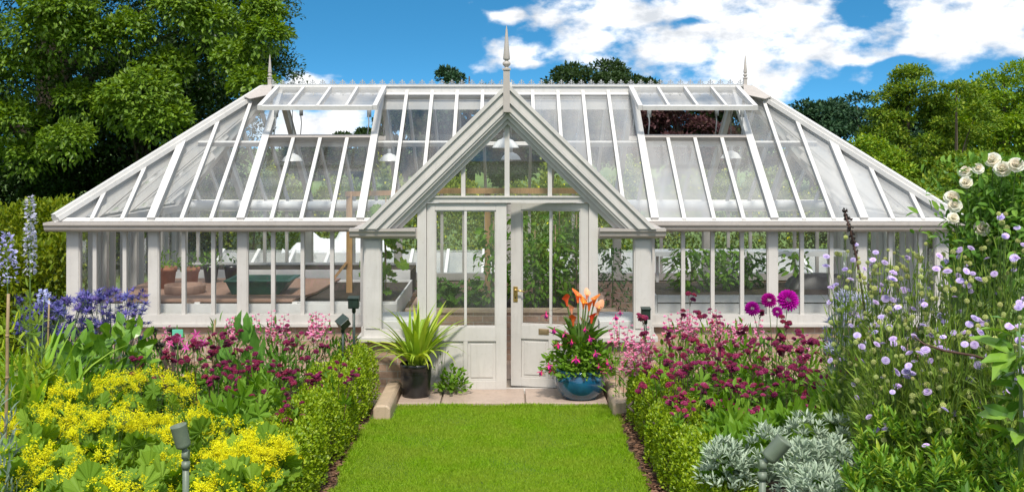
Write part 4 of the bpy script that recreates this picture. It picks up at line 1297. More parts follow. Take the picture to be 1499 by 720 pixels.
def strappy(px, py, d, spread, n, label, mat, lens=(.5, .85), name='strap_leaf_plant'):
    t, x, z = root_at(px, d, name, label, 'perennial plant', 'clumps of long strappy leaves')
    H = wz(py, d) - z; rx = spread * d / FPX
    mb = MB()
    for k, T in enumerate(STRAPS):
        m = n // 4
        a = rng.random(m) * 2 * PI
        d_ = np.stack([np.cos(a) * (.18 + .16 * k), np.sin(a) * (.18 + .16 * k), np.ones(m)], -1)
        o = np.stack([np.cos(a), np.sin(a), np.zeros(m)], -1)
        upv = -o * 1.0 + np.array([0, 0, .2])
        pos = np.stack([rng.uniform(-rx, rx, m) * .7, rng.uniform(-.15, .15, m), np.zeros(m)], -1)
        mb.scatter(T, pos, frames(d_, upv), rng.uniform(.75, 1.1, m) * H * 1.05)
    mb.obj('foliage', mat, t)

strappy(45, 488, 7.6, 46, 70, 'tall clump of light green strappy leaves near the left edge', G['strap'])
strappy(105, 505, 7.8, 36, 56, 'clump of arching light green strappy leaves in front of the peony', G['strap'])


def delphinium(px, py, d, mat, label, frac=.42, wid=.032, fol=90, lean=0.0, spread=26):
    t, x, z = root_at(px, d, 'delphinium_plant', label, 'perennial plant', 'tall spired plants at the left edge')
    H = wz(py, d) - z; rx = spread * d / FPX
    s_ = MB(); s_.tube([(0, 0, 0), (lean * .3, 0, H * .5), (lean, 0, H)], [.008, .006, .002], 6); s_.obj('stalk', M['stemgreen'], t)
    n = int(H * frac * 420)
    zz = H * (1 - frac * rng.random(n)); f = (H - zz) / (H * frac)
    a = rng.random(n) * 2 * PI; r = wid * (.35 + .65 * np.minimum(1, f * 2.2))
    p = np.stack([r * np.cos(a) + lean * (zz / H) ** 2, r * np.sin(a), zz], -1)
    u = np.stack([np.cos(a), np.sin(a), np.full(n, .2)], -1)
    mb = MB(); leaves(mb, T_leaf(.4, .1), p, u, .022, .036, .1, .7); mb.obj('flower_spike', mat, t)
    mb = MB(); p, u = dome(fol, rx, .16, H * .62, .02, .3); leaves(mb, TDEEP, p, u, .07, .12, .3, .5)
    p, u = dome(fol * 3, rx, .16, H * .72, .02, .2); leaves(mb, TNAR, p, u, .05, .09, .4, .6); mb.obj('foliage', G['lime'] if lean else G['wispy'], t)

delphinium(44, 288, 8.0, P_['delph'], 'tall pale lilac flower spire rising above the left hedge', .30, .028, 60)
delphinium(14, 342, 7.8, P_['delph2'], 'shorter blue violet flower spire at the left edge', .22, .05, 70, lean=-.02)
delphinium(58, 425, 7.7, P_['delph2'], 'yellowing feathery plant with a last few blue florets left of the sea holly', .08, .03, 110, lean=.03, spread=34)
shrub(12, 470, 7.4, 34, .2, 260, TNAR, .06, .10, G['lime'], 'feathery_plant', 'yellow green feathery plant under the blue spire', 'perennial plant', None, .4, .6)
shrub(2, 560, 5.4, 18, .15, 160, TNAR, .05, .09, G['greyg'], 'grey_shrub', 'dark grey green shrub cut by the left picture edge', 'shrub', None, .6, .5)


def cane(px, py0, d, label, r=.009):
    x = wx(px, d); z = float(soil_h(x, d)); mb = MB(); H = wz(py0, d) - z
    pts = [(0, 0, -.1)] + [(random.uniform(-.004, .004), 0, H * k / 5) for k in range(1, 6)]
    mb.tube(pts, [r * 1.1, r, r * 1.06, r, r * 1.04, r * .95], 8)
    for k in range(1, 5):
        mb.tube([(pts[k][0], 0, pts[k][2] - .006), (pts[k][0], 0, pts[k][2] + .006)], r * 1.25, 8)
    o = mb.obj('garden_cane', M['cane'], None, (x, d, z)); o.rotation_euler = (0, R(1.5), 0)
    tag(o, label, 'cane')
cane(5, 430, 6.3, 'tall bamboo cane at the very left beside the yellow flowers')
cane(67, 437, 9.0, 'thin brown cane in front of the sea holly', .007)
cane(310, 468, 9.5, 'short grey cane among the broad green leaves', .008)

# lilies, dark succulent, plant label
t, x, z = root_at(272, 9.5, 'lily_plant', 'magenta lily with open blooms beside the mint green label', 'perennial plant')
H = wz(490, 9.5) - z
mb = MB(); p, u = dome(60, .2, .2, H * .85, .02, .3); leaves(mb, TNAR, p, u, .08, .13, .3, .5); mb.obj('foliage', G['dark'], t)
sb, st = [], []
for (a, b_, c) in ((262, 497, 0), (284, 492, .05), (276, 507, -.05), (250, 503, .02), (298, 503, 0)):
    q = (wx(a, 9.5) - x, c, wz(b_, 9.5) - z); sb.append((q[0] * .3, 0, 0)); st.append(q)
    place('lily_bloom', HM['lily'], t, q, dirrot((rng.normal(0, .5), -.9, .6)), .052)
s_ = MB(); stems(s_, sb, st, .004, .2); s_.obj('stalk', M['stemred'], t)


def rosette(px, py, d, label):
    t, x, z = root_at(px, d, 'dark_succulent', label, 'succulent'); H = wz(py, d) - z
    sb, st = [], []
    for k in range(7):
        q = np.array([rng.uniform(-.16, .16), rng.uniform(-.12, .12), H * rng.uniform(.7, 1)])
        sb.append((0, 0, 0)); st.append(tuple(q))
        mb = MB(); n = 34; kk = np.arange(n); a = kk * 2.4; el = .15 + 1.1 * kk / n
        d_ = np.stack([np.cos(a) * np.cos(el), np.sin(a) * np.cos(el), np.sin(el)], -1)
        mb.scatter(T_leaf6(.22, .05, -.1), np.tile(q, (n, 1)), frames(d_, np.tile([0, 0, 1.], (n, 1))), .085 * (1 - .5 * kk / n)); mb.obj('rosette', G['aeon'], t)
    s_ = MB(); stems(s_, sb, st, .012, .2, 6); s_.obj('stalk', M['trunk'], t)
rosette(252, 478, 10.2, 'dark succulent with leaf rosettes at the greenhouse sill')
xx, dd_ = wx(260, 9.7), 9.7; mb = MB(); zz = float(soil_h(xx, dd_))
mb.box((-.045, -.003, wz(493, dd_) - zz), (.045, .003, wz(482, dd_) - zz)); pl_ = mb.obj('plant_label', M['tag'], None, (xx, dd_, zz), bevel=.002)
mb = MB(); mb.box((-.006, .001, -.05), (.006, .008, wz(493, dd_) - zz + .01)); mb.obj('stake', M['stemgreen'], pl_)
tag(pl_, 'mint green plastic plant label above the lilies', 'plant label')


# garden lights
def spot(px, py, d, tilt, az, s, label, py_base=None, M_=None):
    """a cylindrical spotlight head tilted on a knuckle on a post"""
    x = wx(px, d); z = float(soil_h(x, d)); H = wz(py, d) - z; m = M_ or M['greenmetal']
    t = thing('garden_spotlight', label, 'garden light', (x, d, z))
    post = MB(); hp = H - .16 * s
    post.tube([(0, 0, -.1), (0, 0, hp - .05 * s)], .016 * s, 14); post.tube([(0, 0, hp - .09 * s), (0, 0, hp - .055 * s)], .021 * s, 14)
    post.obj('post', m, t)
    kn = MB(); kn.tube([(-.016 * s, 0, hp - .02 * s), (.016 * s, 0, hp - .02 * s)], .024 * s, 14); kn.tube([(0, 0, hp - .05 * s), (0, 0, hp - .02 * s)], .014 * s, 12)
    dv = Vector((math.sin(tilt) * math.cos(az), math.sin(tilt) * math.sin(az), math.cos(tilt)))
    c = Vector((0, 0, hp - .02 * s)); kn.tube([c, c + dv * .045 * s], .014 * s, 12); kn.obj('knuckle', m, t)
    hd = MB(); a = c + dv * .035 * s
    Q = dirrot(dv, 0)
    hd.lathe([(.0, 0), (.024 * s, .0), (.036 * s, .008 * s), (.038 * s, .02 * s), (.040 * s, .112 * s), (.042 * s, .118 * s), (.036 * s, .119 * s), (.034 * s, .108 * s), (0, .106 * s)], 28, tuple(a), M=Q)
    hd.obj('lamp_head', m, t)

spot(272, 612, 5.2, R(14), R(200), .9, 'grey green garden spotlight standing among the yellow flowers')
spot(1116, 622, 5.3, R(40), R(-12), 1.0, 'grey green tilted garden spotlight beside the silver leaves')


def boxlight(px, py, d, tilt, label, w=.05, m=None):
    x = wx(px, d); z = float(soil_h(x, d)); H = wz(py, d) - z; m = m or M['darkgreenmetal']
    t = thing('garden_floodlight', label, 'garden light', (x, d, z))
    p = MB(); p.tube([(0, 0, -.1), (0, 0, H - .05)], .013, 10); p.tube([(0, 0, H - .13), (0, 0, H - .05)], .019, 10); p.obj('post', m, t)
    h = MB(); h.box((-w, -.045, -.045), (w, .03, .055)); h.box((-w * .85, -.05, -.035), (w * .85, -.044, .045)); h.box((-w * 1.08, -.06, .05), (w * 1.08, .035, .062))
    o = h.obj('lamp_head', m, t, (0, 0, H - .04), bevel=.004); o.rotation_euler = tilt
boxlight(518, 437, 11.0, (R(8), 0, 0), 'upright dark green square garden light by the left porch corner')
boxlight(502, 466, 10.9, (R(30), R(-38), R(30)), 'dark green garden light tipped to the left beside its upright neighbour')
boxlight(945, 453, 10.9, (R(5), 0, 0), 'dark square garden light by the right porch corner behind pink flowers', .042)

# ------------------------------------------------------------------ right bed
AR = [
    (960, 462, 9.9, 36, 14, 'wine red astrantia clump beside the right garden light', (0, 1, 2)),
    (1003, 430, 9.9, 36, 16, 'tallest wine red astrantia clump, rising against the greenhouse sill', (0, 1)),
    (1062, 450, 9.7, 40, 16, 'wine red astrantia clump left of the magenta dahlias and far back', (0, 1, 2)),
    (1092, 425, 9.8, 22, 6, 'few tall wine red astrantia stems just left of the dahlias', (0, 1)),
    (1118, 470, 9.3, 40, 20, 'wine red astrantia clump directly below the dahlias', (0, 1)),
    (1172, 468, 9.2, 40, 22, 'wine red astrantia clump right of and below the largest dahlia', (0, 1)),
    (975, 492, 9.2, 40, 18, 'wine red astrantia clump among pink flowers above the right hedge', (0, 1, 2)),
    (1035, 495, 9.0, 44, 22, 'wine red astrantia clump in the middle of the right drift', (0, 1, 2)),
    (1095, 505, 8.9, 44, 20, 'wine red astrantia clump in the drift centre right', (0, 1, 2)),
    (1155, 505, 8.8, 42, 22, 'wine red astrantia clump before the brick plinth at right', (0, 1)),
    (1215, 490, 8.6, 36, 18, 'dark wine red astrantia clump by the small cream blooms', (0,)),
    (1015, 530, 8.6, 40, 16, 'rosy astrantia clump above the bright cut leaves at the hedge', (1, 2)),
    (1075, 545, 8.4, 40, 14, 'rosy astrantia clump low in the drift behind the silver leaves', (1, 2)),
    (1195, 540, 8.2, 42, 14, 'rosy astrantia clump in front of the dark ones at right', (1, 2)),
    (1260, 515, 7.9, 34, 16, 'dark wine red astrantia clump under the lilac scabious', (0,)),
    (1300, 545, 7.5, 30, 9, 'last wine red astrantia clump at the right, half under scabious', (0, 1)),
    (992, 575, 8.4, 24, 7, 'small rosy astrantia clump hanging over the right box hedge', (2,)),
    (1130, 590, 7.9, 50, 6, 'sparse rosy astrantia with big fresh leaves behind the tilted spotlight', (2,))]
for a in AR:
    astrantia(*a[:4], int(a[4] * 1.25), a[5], var=a[6], side='r', hs=.028, leafs=30)
for a in [
    (905, 470, 10.5, 22, 3, 'pink flowered plant next to the fuchsia pot', 8),
    (945, 480, 10.3, 34, 5, 'pink flowered plant below the right garden light', 9),
    (995, 450, 10.3, 36, 6, 'pink flowered plant behind the tallest astrantias', 9),
    (1045, 458, 10.2, 36, 6, 'pink flowered plant in the middle of the right bed\'s back row', 9),
    (1090, 462, 10.1, 30, 4, 'pale pink flowered plant left of the dahlia stems', 9),
    (1180, 480, 9.9, 30, 3, 'pink flowered plant right of the dahlias', 7),
    (932, 512, 10.4, 26, 5, 'low pale pink flowered plant spilling over the right hedge', 9),
    (1238, 492, 8.9, 16, 1, 'single pink spire beside the cream blooms', 7)]:
    penstemon(*a[:6], nb=a[6] + 3, side='right', fol='fresh', bell=.044)

t, x, z = root_at(1135, 9.4, 'dahlia_plant', 'dahlia with four round magenta blooms at the greenhouse sill', 'perennial plant')
H = wz(470, 9.4) - z
mb = MB(); p, u = dome(90, .25, .2, H, .02, .3); leaves(mb, TL6, p, u, .08, .14, .3, .5); mb.obj('foliage', G['mid'], t)
sb, st = [], []
for (a, b_, s_) in ((1156, 440, 17.5), (1127, 440, 12.5), (1101, 451, 12), (1139, 457, 9)):
    q = (wx(a, 9.4) - x, rng.uniform(-.05, .05), wz(b_, 9.4) - z); sb.append((q[0] * .3, 0, 0)); st.append(q)
    place('dahlia_bloom', HM['dahlia'], t, q, dirrot((rng.normal(0, .25), -.8, .6)), s_ * 9.4 / FPX / 1.0)
s_ = MB(); stems(s_, sb, st, .005, .2); s_.obj('stalk', M['stemgreen'], t)

for a in [(1075, 618, 7.9, 50, .28, 'bright green cut leaved clump beside the right box hedge'), (1110, 630, 7.4, 46, .28, 'bright green cut leaved clump behind the tilted spotlight'),
          (1165, 605, 7.5, 56, .3, 'bright green cut leaved clump between astrantias and silver leaves'), (1075, 655, 6.9, 30, .2, 'yellowing cut leaved clump at the near end of the right hedge'),
          (1235, 575, 7.3, 44, .3, 'bright green cut leaved clump under the scabious')]:
    shrub(a[0], a[1], a[2], a[3], a[4], 80, TDEEP, .11, .19, G['fresh'], 'leafy_plant', a[5], 'perennial plant', 'cut leaved clumps in the right bed', .25, .4)

t, rx, H = shrub(1225, 470, 8.4, 26, .18, 110, TL6, .04, .07, G['greyg'], 'small_rose', 'small bush with cream blooms behind the dark astrantias', 'shrub')
for k in range(9):
    a = rng.random() * 6.28; place('bloom', HM['cream'], t, (rx * .8 * math.cos(a) * rng.random(), -.12, H * rng.uniform(.8, 1.02)), dirrot((rng.normal(0, .4), -.6, .8)), .024)
sea_holly(1242, 425, 8.0, 36, 70, 'hazy pale blue sea holly behind the scabious', 'haze')


def scabious(px, py, d, spread, depth, nf, ns, label, fill=420):
    t, x, z = root_at(px, d, 'scabious_plant', label, 'perennial plant', 'tall lilac scabious in the right bed')
    H = wz(py, d) - z; rx = spread * d / FPX
    ns = int(ns * 2.4)
    mb = MB(); p, u = dome(fill * 4, rx * 1.1, depth, H * .90, .02, .3); leaves(mb, T_leaf6(.035, .012, .12), p, u, .06, .13, .9, .45)
    nf = int(nf * 2.5)
    p, u = dome(fill * 3, rx * 1.1, depth, H * .72, .02, .2); leaves(mb, TL6, p, u, .035, .075, .4, .6)
    mb.obj('foliage', G['wispy'], t)
    sb, st = [], []
    for i in range(nf + ns):
        a = rng.random() * 2 * PI; r = math.sqrt(rng.random()) * 1.1
        h_ = H * (1.0 - .62 * rng.random() ** 1.3) * (1 - .12 * r)
        q = np.array([rx * r * math.cos(a), depth * (r * math.sin(a) * .8 - .35 * (1 - h_ / H)), h_])
        b0 = np.array([q[0] * .45, q[1] * .45, max(0, h_ - rng.uniform(.5, .9))])
        sb.append(tuple(b0)); st.append(tuple(q))
        if i < nf:
            place('flower_head', HM['scabious%d' % rng.integers(0, 3)], t, q, dirrot((rng.normal(-.15, .5), rng.normal(-.6, .4), 1)), .0215 * rng.uniform(.75, 1.2))
        else:
            place('seed_head', HM['seed%d' % rng.integers(0, 3)], t, q, dirrot((rng.normal(0, .5), rng.normal(0, .5), 1)), .0155 * rng.uniform(.7, 1.25))
    s_ = MB(); stems(s_, sb, st, .0022, .35); s_.obj('stalk', M['stemgreen'], t)

for a in [
    (1238, 338, 7.2, 34, .25, 9, 20, 'lilac scabious nearest the greenhouse, its stems against the glass', 150),
    (1290, 352, 6.8, 46, .28, 15, 30, 'lilac scabious left of the cream rose with many green seed heads', 330),
    (1345, 340, 6.5, 46, .28, 15, 32, 'lilac scabious in front of the roof corner of the greenhouse', 330),
    (1400, 345, 6.2, 46, .28, 15, 28, 'lilac scabious directly under the cream roses', 380),
    (1462, 300, 6.1, 40, .25, 14, 24, 'lilac scabious rising into the rose bush at the right edge', 320),
    (1305, 440, 6.2, 54, .28, 15, 24, 'lilac scabious low over the dark astrantias', 420),
    (1385, 450, 5.9, 54, .28, 14, 20, 'lilac scabious above the narrow leaved shrub', 420),
    (1465, 440, 5.7, 46, .28, 13, 20, 'lilac scabious beside the broad leaves at the right edge', 380)]:
    scabious(*a)

# cream rose bush
t, x, z = root_at(1452, 6.6, 'rose_bush', 'tall rose bush with large cream blooms at the right edge', 'rose bush')
H = wz(238, 6.6) - z
mb = MB()
p, u = dome(1500, .34, .34, H * .97, .1, .35); leaves(mb, TL6, p, u, .045, .085, .2, .6)
p = rng.normal(0, 1, (2200, 3)) * [.14, .14, .20] + [-.02, -.2, H * .82]; p[:, 2] = np.minimum(p[:, 2], H * 1.0); u = nrm(p - [0, 0, H * .7]); leaves(mb, TL6, p, u, .04, .08, .1, .6); mb.obj('foliage', G['rosel'], t)
sb, st = [], []
for (a, b_, s_) in ((1453, 233, 15), (1467, 246, 16), (1488, 240, 15), (1413, 251, 12), (1414, 266, 12), (1432, 246, 11), (1393, 288, 14), (1398, 300, 13), (1396, 318, 11), (1438, 333, 15)):
    dd_ = 6.2 + rng.uniform(-.1, .15); q = (wx(a, dd_) - x, dd_ - 6.6, wz(b_, dd_) - z); sb.append((q[0] * .2, q[1] * .2, 0)); st.append(q)
    place('rose_bloom', HM['rose%d' % rng.integers(0, 3)], t, q, dirrot((rng.normal(-.1, .3), -.9, .55)), s_ * dd_ / FPX / 1.25)
s_ = MB(); stems(s_, sb, st, .006, .3); s_.obj('stalk', M['stemgreen'], t)

# dark spent spike
t, x, z = root_at(1262, 7.0, 'spent_flower_spike', 'dark brown spent flower spike leaning left above the scabious', 'seed spike')
H = wz(308, 7.0) - z; lx = wx(1236, 7.0) - x
s_ = MB(); s_.tube(bezier((.06, 0, 0), (.06, 0, H * .7), (lx, 0, H), 8), [.006] * 9, 6); s_.obj('stalk', M['stemred'], t)
mb = MB(); n = 150; f = rng.random(n) * .24 + .76
B = np.array([np.array(bezier((.06, 0, 0), (.06, 0, H * .7), (lx, 0, H), 200))[int(v * 200)] for v in f])
mb.scatter(T_leaf(.45, .2), B + rng.normal(0, .006, (n, 3)), frames(rand_dirs(n) + [0, 0, .6], rand_dirs(n)), rng.uniform(.012, .024, n)); mb.obj('seed_pod', P_['dark'], t)

# arching brown twig
mb = MB(); d_ = 5.6
mb.tube([(wx(1338, d_), d_, wz(492, d_)), (wx(1352, d_), d_, wz(503, d_)), (wx(1380, d_), d_ - .02, wz(512, d_)), (wx(1432, d_), d_ + .05, wz(523, d_)), (wx(1500, d_), d_ + .25, wz(548, d_)), (wx(1560, d_), d_ + .4, .6)], [.003, .005, .006, .007, .008, .009], 6)
tag(mb.obj('brown_twig', M['stemred']), 'bare reddish brown twig arching through the scabious', 'twig')

# broad leaved plant at the right edge
t, x, z = root_at(1492, 5.1, 'broadleaf_plant', 'plant with big pointed green leaves cut by the right picture edge', 'perennial plant'); H = wz(470, 5.1) - z
mb = MB(); n = 60; zz = rng.uniform(.4, 1, n) * H; a = rng.random(n) * 2 * PI
u = np.stack([np.cos(a), np.sin(a), np.full(n, -.1)], -1); p = np.stack([.03 * np.cos(a), .03 * np.sin(a), zz], -1)
leaves(mb, T_leaf6(.24, .05, .25), p, u, .11, .19, .1, .35); mb.obj('foliage', G['peony'], t)
s_ = MB(); s_.tube([(0, 0, 0), (.01, 0, H * .5), (0, 0, H)], [.012, .010, .004], 7); s_.obj('stalk', M['stemgreen'], t)


# silver carpet: each plant a clump of felted shoots
def silver(px, py, d, spread, label, n=92):
    t, x, z = root_at(px, d, 'silver_leaf_plant', label, 'perennial plant', 'silver leaved plants in the right bed')
    H = wz(py, d) - z; rx = spread * d / FPX; mb = MB()
    c, cu = dome(n, rx, .22, H, .02, .75)
    for k in range(n):
        m = 11; a = rng.random(m) * 2 * PI; el = rng.uniform(.1, 1.2, m)
        dv = np.stack([np.cos(a) * np.cos(el), np.sin(a) * np.cos(el), np.sin(el)], -1) + cu[k] * .5
        mb.scatter(T_leaf6(.14, .04, .15), np.tile(c[k], (m, 1)) + dv * .012, frames(dv, np.tile([0, 0, 1.], (m, 1)) + rng.normal(0, .3, (m, 3))), rng.uniform(.03, .058, m))
    mb.obj('foliage', G['silver'], t)
for a in [(1062, 655, 6.7, 38, 'silver leaved clump left of the tilted spotlight, nearest the hedge'), (1125, 632, 6.7, 40, 'silver leaved clump right behind the tilted spotlight'),
          (1180, 612, 6.9, 42, 'silver leaved clump farthest back under the astrantias'), (1232, 600, 7.0, 36, 'silver leaved clump behind the narrow leaved shrub'),
          (1182, 652, 6.2, 42, 'silver leaved clump just right of the tilted spotlight'), (1225, 650, 6.2, 44, 'silver leaved clump touching the narrow leaved shrub'),
          (1200, 692, 5.7, 46, 'silver leaved clump at the bottom edge of the picture')]:
    silver(*a)


# narrow leaved shrub at lower right: whorled shoots
def whorl(px, py, d, spread, label, n=60):
    t, x, z = root_at(px, d, 'narrow_leaf_shrub', label, 'shrub', 'narrow leaved shrubs at lower right')
    H = wz(py, d) - z; rx = spread * d / FPX; mb = MB()
    c, cu = dome(n, rx, .26, H, .02, .7)
    for k in range(n):
        m = 16; a = rng.random(m) * 2 * PI; hh = rng.random(m); el = .1 + 1.1 * hh
        ax = nrm(cu[k] * .5 + [0, 0, 1.0] + rng.normal(0, .15, 3))
        dv = np.stack([np.cos(a) * np.cos(el), np.sin(a) * np.cos(el), np.sin(el)], -1) + ax * .3
        mb.scatter(T_leaf6(.13, .03, .2), c[k] + ax * (hh[:, None] - .6) * .09, frames(dv, np.tile([0, 0, 1.], (m, 1)) + rng.normal(0, .3, (m, 3))), rng.uniform(.04, .075, m))
    mb.obj('foliage', G['narrow'], t)
for a in [(1295, 612, 5.9, 52, 'narrow leaved green shrub touching the silver leaves'), (1365, 590, 5.8, 52, 'narrow leaved green shrub under the lowest scabious heads'),
          (1440, 600, 5.6, 52, 'narrow leaved green shrub beside the broad leaves at the right edge'), (1290, 670, 5.4, 52, 'low narrow leaved green shrub at the bottom edge beside silver leaves'),
          (1370, 655, 5.3, 56, 'low narrow leaved green shrub at the bottom edge, middle of its row'), (1455, 660, 5.2, 60, 'low narrow leaved green shrub in the bottom right corner')]:
    whorl(*a)

# leafy plants along the foot of the greenhouse wall
for px, w_, lab in ((255, 44, 'dark green leafy plant at the wall under the dark succulent'), (335, 44, 'green leafy plant at the wall behind the broad upright leaves'), (415, 44, 'green leafy plant at the wall behind the middle pink penstemon'),
                    (478, 34, 'green leafy plant at the wall by the tipped garden light')):
    shrub(px, 484, 10.95, w_, .16, 190, TNAR, .07, .12, G['mid'], 'leafy_plant', lab, 'perennial plant', 'leafy plants along the greenhouse wall', .6, .45)
for px, w_, lab in ((1010, 44, 'green leafy plant at the wall behind the tallest astrantias'), (1090, 44, 'green leafy plant at the wall behind the dahlia stems'), (1165, 40, 'green leafy plant at the wall right of the dahlias'), (1228, 34, 'green leafy plant at the wall behind the small cream blooms')):
    shrub(px, 486, 10.9, w_, .16, 170, TNAR, .07, .12, G['fresh'], 'leafy_plant', lab, 'perennial plant', 'leafy plants along the greenhouse wall', .6, .45)

# low leaf cover over the soil between the plants
for x0, x1, mat in ((-4.6, -1.95, G['mantle']), (1.6, 4.4, G['mid'])):
    n = 5200; xx = rng.uniform(x0, x1, n); yy = rng.uniform(4.3, 11.0, n)
    p = np.stack([xx, yy, soil_h(xx, yy) + rng.uniform(.0, .16, n)], -1)
    u = rand_dirs(n); u[:, 2] = np.abs(u[:, 2]) * .5
    mb = MB(); leaves(mb, TDEEP, p, u, .05, .10, .3, .4)
    tag(mb.obj('ground_cover_foliage', mat), kind='stuff')

# ------------------------------------------------------------------ pots by the door
PD = 11.5
t = thing('potted_plant', 'black plastic pot with arching yellow green strappy leaves by the left door', 'potted plant', (wx(609, PD), PD, .036))
mb = MB(); mb.lathe([(0, .0), (.125, 0), (.135, .015), (.150, .20), (.152, .285), (.160, .29), (.160, .325), (.150, .327), (.146, .30), (0, .295)], 40); mb.obj('pot', M['blackplastic'], t)
mb = MB()
for k in range(28):
    a = 2 * PI * k / 28; a2 = a + .11
    r = .1525
    for zz in (.205, .235):
        mb.add([(r * math.cos(a), r * math.sin(a), zz), (r * math.cos(a2), r * math.sin(a2), zz + .012), (r * math.cos(a2), r * math.sin(a2), zz + .020), (r * math.cos(a), r * math.sin(a), zz + .008)], [[0, 1, 2, 3]])
mb.obj('pot_band', M['darkframe'], t)
mb = MB()
for k, (T, tl) in enumerate(((STRAPS[0], .3), (STRAPS[1], .62), (STRAPS[2], .9), (STRAPS[1], .45), (STRAPS[3], .8))):
    m = 16; a = rng.random(m) * 2 * PI
    d_ = np.stack([np.cos(a) * tl, np.sin(a) * tl, np.ones(m)], -1); o = np.stack([np.cos(a), np.sin(a), np.zeros(m)], -1)
    mb.scatter(T_strap(8, .034, (.4, .9, 1.5, .7, 2.2)[k], 1.4), np.stack([rng.normal(0, .035, m), rng.normal(0, .035, m), np.full(m, .28)], -1), frames(d_, -o + [0, 0, .2]), rng.uniform(.48, .78, m) * (1 if k != 3 else 1.1))
mb.obj('foliage', G['potstrap'], t)
s_ = MB(); s_.tube([(.0, -.01, .29), (.01, 0, .5)], .02, 8); s_.obj('stalk', G['potstrap'], t)

t = thing('leafy_plant', 'small light green leafy plant on the slab right of the black pot', 'plant', (wx(662, 11.62), 11.62, .036))
mb = MB(); p, u = dome(200, .18, .12, .24, .02, .3); leaves(mb, T_leaf6(.32, .05, .1), p, u, .04, .075, .3, .5)
p, u = dome(26, .10, .05, .52, .02, .3); leaves(mb, TL6, p + [-.1, 0, 0], u, .03, .05, .3, .5); mb.obj('foliage', G['fresh'], t)
s_ = MB(); stems(s_, [(-.1, 0, 0)] * 3, [(-.14, 0, .55), (-.06, 0, .5), (-.1, .02, .42)], .003, .3); s_.obj('stalk', M['stemgreen'], t)

t = thing('potted_plant', 'blue glazed bowl pot with orange calla lilies and pink fuchsias by the right door', 'potted plant', (wx(849, 11.42), 11.42, .036))
mb = MB(); mb.lathe([(0, 0), (.15, 0), (.17, .012), (.215, .07), (.245, .14), (.250, .19), (.236, .235), (.226, .25), (.240, .262), (.245, .278), (.232, .29), (.212, .285), (.205, .26), (0, .25)], 48); mb.obj('pot', M['blueglaze'], t)
mb = MB(); mb.lathe([(0, .256), (.206, .256)], 24, sm=False); mb.obj('soil', M['soil'], t)
mb = MB(); p, u = dome(1500, .37, .27, .36, .235, .45); leaves(mb, T_leaf6(.28, .05, .15), p, u, .04, .075, .1, .5); mb.obj('foliage', G['fresh'], t)
mb = MB(); m = 26; a = rng.random(m) * 2 * PI; tl = rng.uniform(.1, .8, m)
mb.scatter(T_leaf6(.16, .06, .3), np.stack([np.cos(a) * .06, np.sin(a) * .06, np.full(m, .45)], -1), frames(np.stack([np.cos(a) * tl, np.sin(a) * tl, np.ones(m)], -1), -np.stack([np.cos(a), np.sin(a), np.zeros(m)], -1) + [0, 0, .3]), rng.uniform(.22, .4, m)); mb.obj('calla_leaf', G['mid'], t)
sb, st = [], []
d_ = 11.42
for k, (px, py, ky, s, rz) in enumerate([(833, 438, 'calla3', .20, 2.6), (849, 434, 'calla', .21, .3), (862, 432, 'calla2', .17, -.6), (865, 446, 'calla', .20, 3.4), (877, 450, 'calla2', .23, -1.2), (842, 468, 'calla', .19, 2.2), (856, 470, 'calla2', .16, 1.0), (868, 464, 'calla3', .18, 2.9), (857, 444, 'calla', .18, -.3), (840, 452, 'calla2', .17, 1.6), (872, 440, 'calla', .19, -2.0)]):
    q = np.array([wx(px, d_) - wx(852, d_), rng.uniform(-.06, .06), wz(py, d_) - .036 - s * .3])
    lean = Vector((q[0] * 1.2, -.1, 1)).normalized()
    place('calla_bloom', HM[ky], t, q, dirrot(lean, rz), s * .56)
    sb.append((q[0] * .4, 0, .3)); st.append(tuple(q + np.array(lean) * s * .06))
s_ = MB(); stems(s_, sb, st, .011, .2, 7); s_.obj('stalk', M['stemgreen'], t)
sb, st = [], []
for (px, py) in [(803, 465), (806, 540), (812, 548), (797, 552), (820, 510), (846, 528), (866, 500), (880, 540), (892, 535), (888, 548), (897, 542), (860, 486), (830, 492), (905, 470), (912, 464), (874, 520), (840, 505), (815, 488)]:
    q = np.array([wx(px, 11.2) - wx(852, 11.42), -.18 - .10 * rng.random(), wz(py, 11.2) + .02]); q[1] *= (1 - min(.6, abs(q[0]) * 1.1))
    place('fuchsia_bloom', HM['fuchsia'], t, q, dirrot((rng.normal(0, .15), rng.normal(0, .15), 1)), .075 * rng.uniform(.8, 1.15))
    sb.append((q[0] * .5, q[1] * .4, q[2] + .02)); st.append(tuple(q))
s_ = MB(); stems(s_, sb, st, .0025, .7); s_.obj('flower_stalk', M['stemred'], t)
# ------------------------------------------------------------------ inside the greenhouse
# potting bench on the left
t = thing('potting_bench', 'long potting bench with brown board top behind the left front glass', 'bench', (0, 0, 0))
mb = MB(); mb.prism([(-4.62, 13.12, .75), (-2.43, 13.12, .75), (-2.28, 13.9, .75), (-2.20, 15.3, .75), (-4.62, 15.3, .75)], (0, 0, .025)); mb.obj('table_top', M['board'], t)
mb = MB(); mb.box((-4.66, 13.05, .62), (-1.25, 13.09, .735)); mb.box((-4.66, 13.055, .50), (-1.25, 13.085, .60)); mb.obj('front_board', M['whiteboard'], t)
for x in (-4.6, -3.5, -2.4, -1.3):
    mb = MB(); mb.box((x - .03, 13.09, 0), (x + .03, 13.15, .75)); mb.obj('leg', M['whiteboard'], t)
mb = MB(); mb.box((-2.42, 13.14, .55), (-1.25, 13.16, .752)); mb.box((-2.2, 15.2, .55), (-1.25, 15.24, .76)); mb.box((-1.27, 13.16, .55), (-1.25, 15.2, .76)); mb.obj('soil_tray', M['whiteboard'], t)
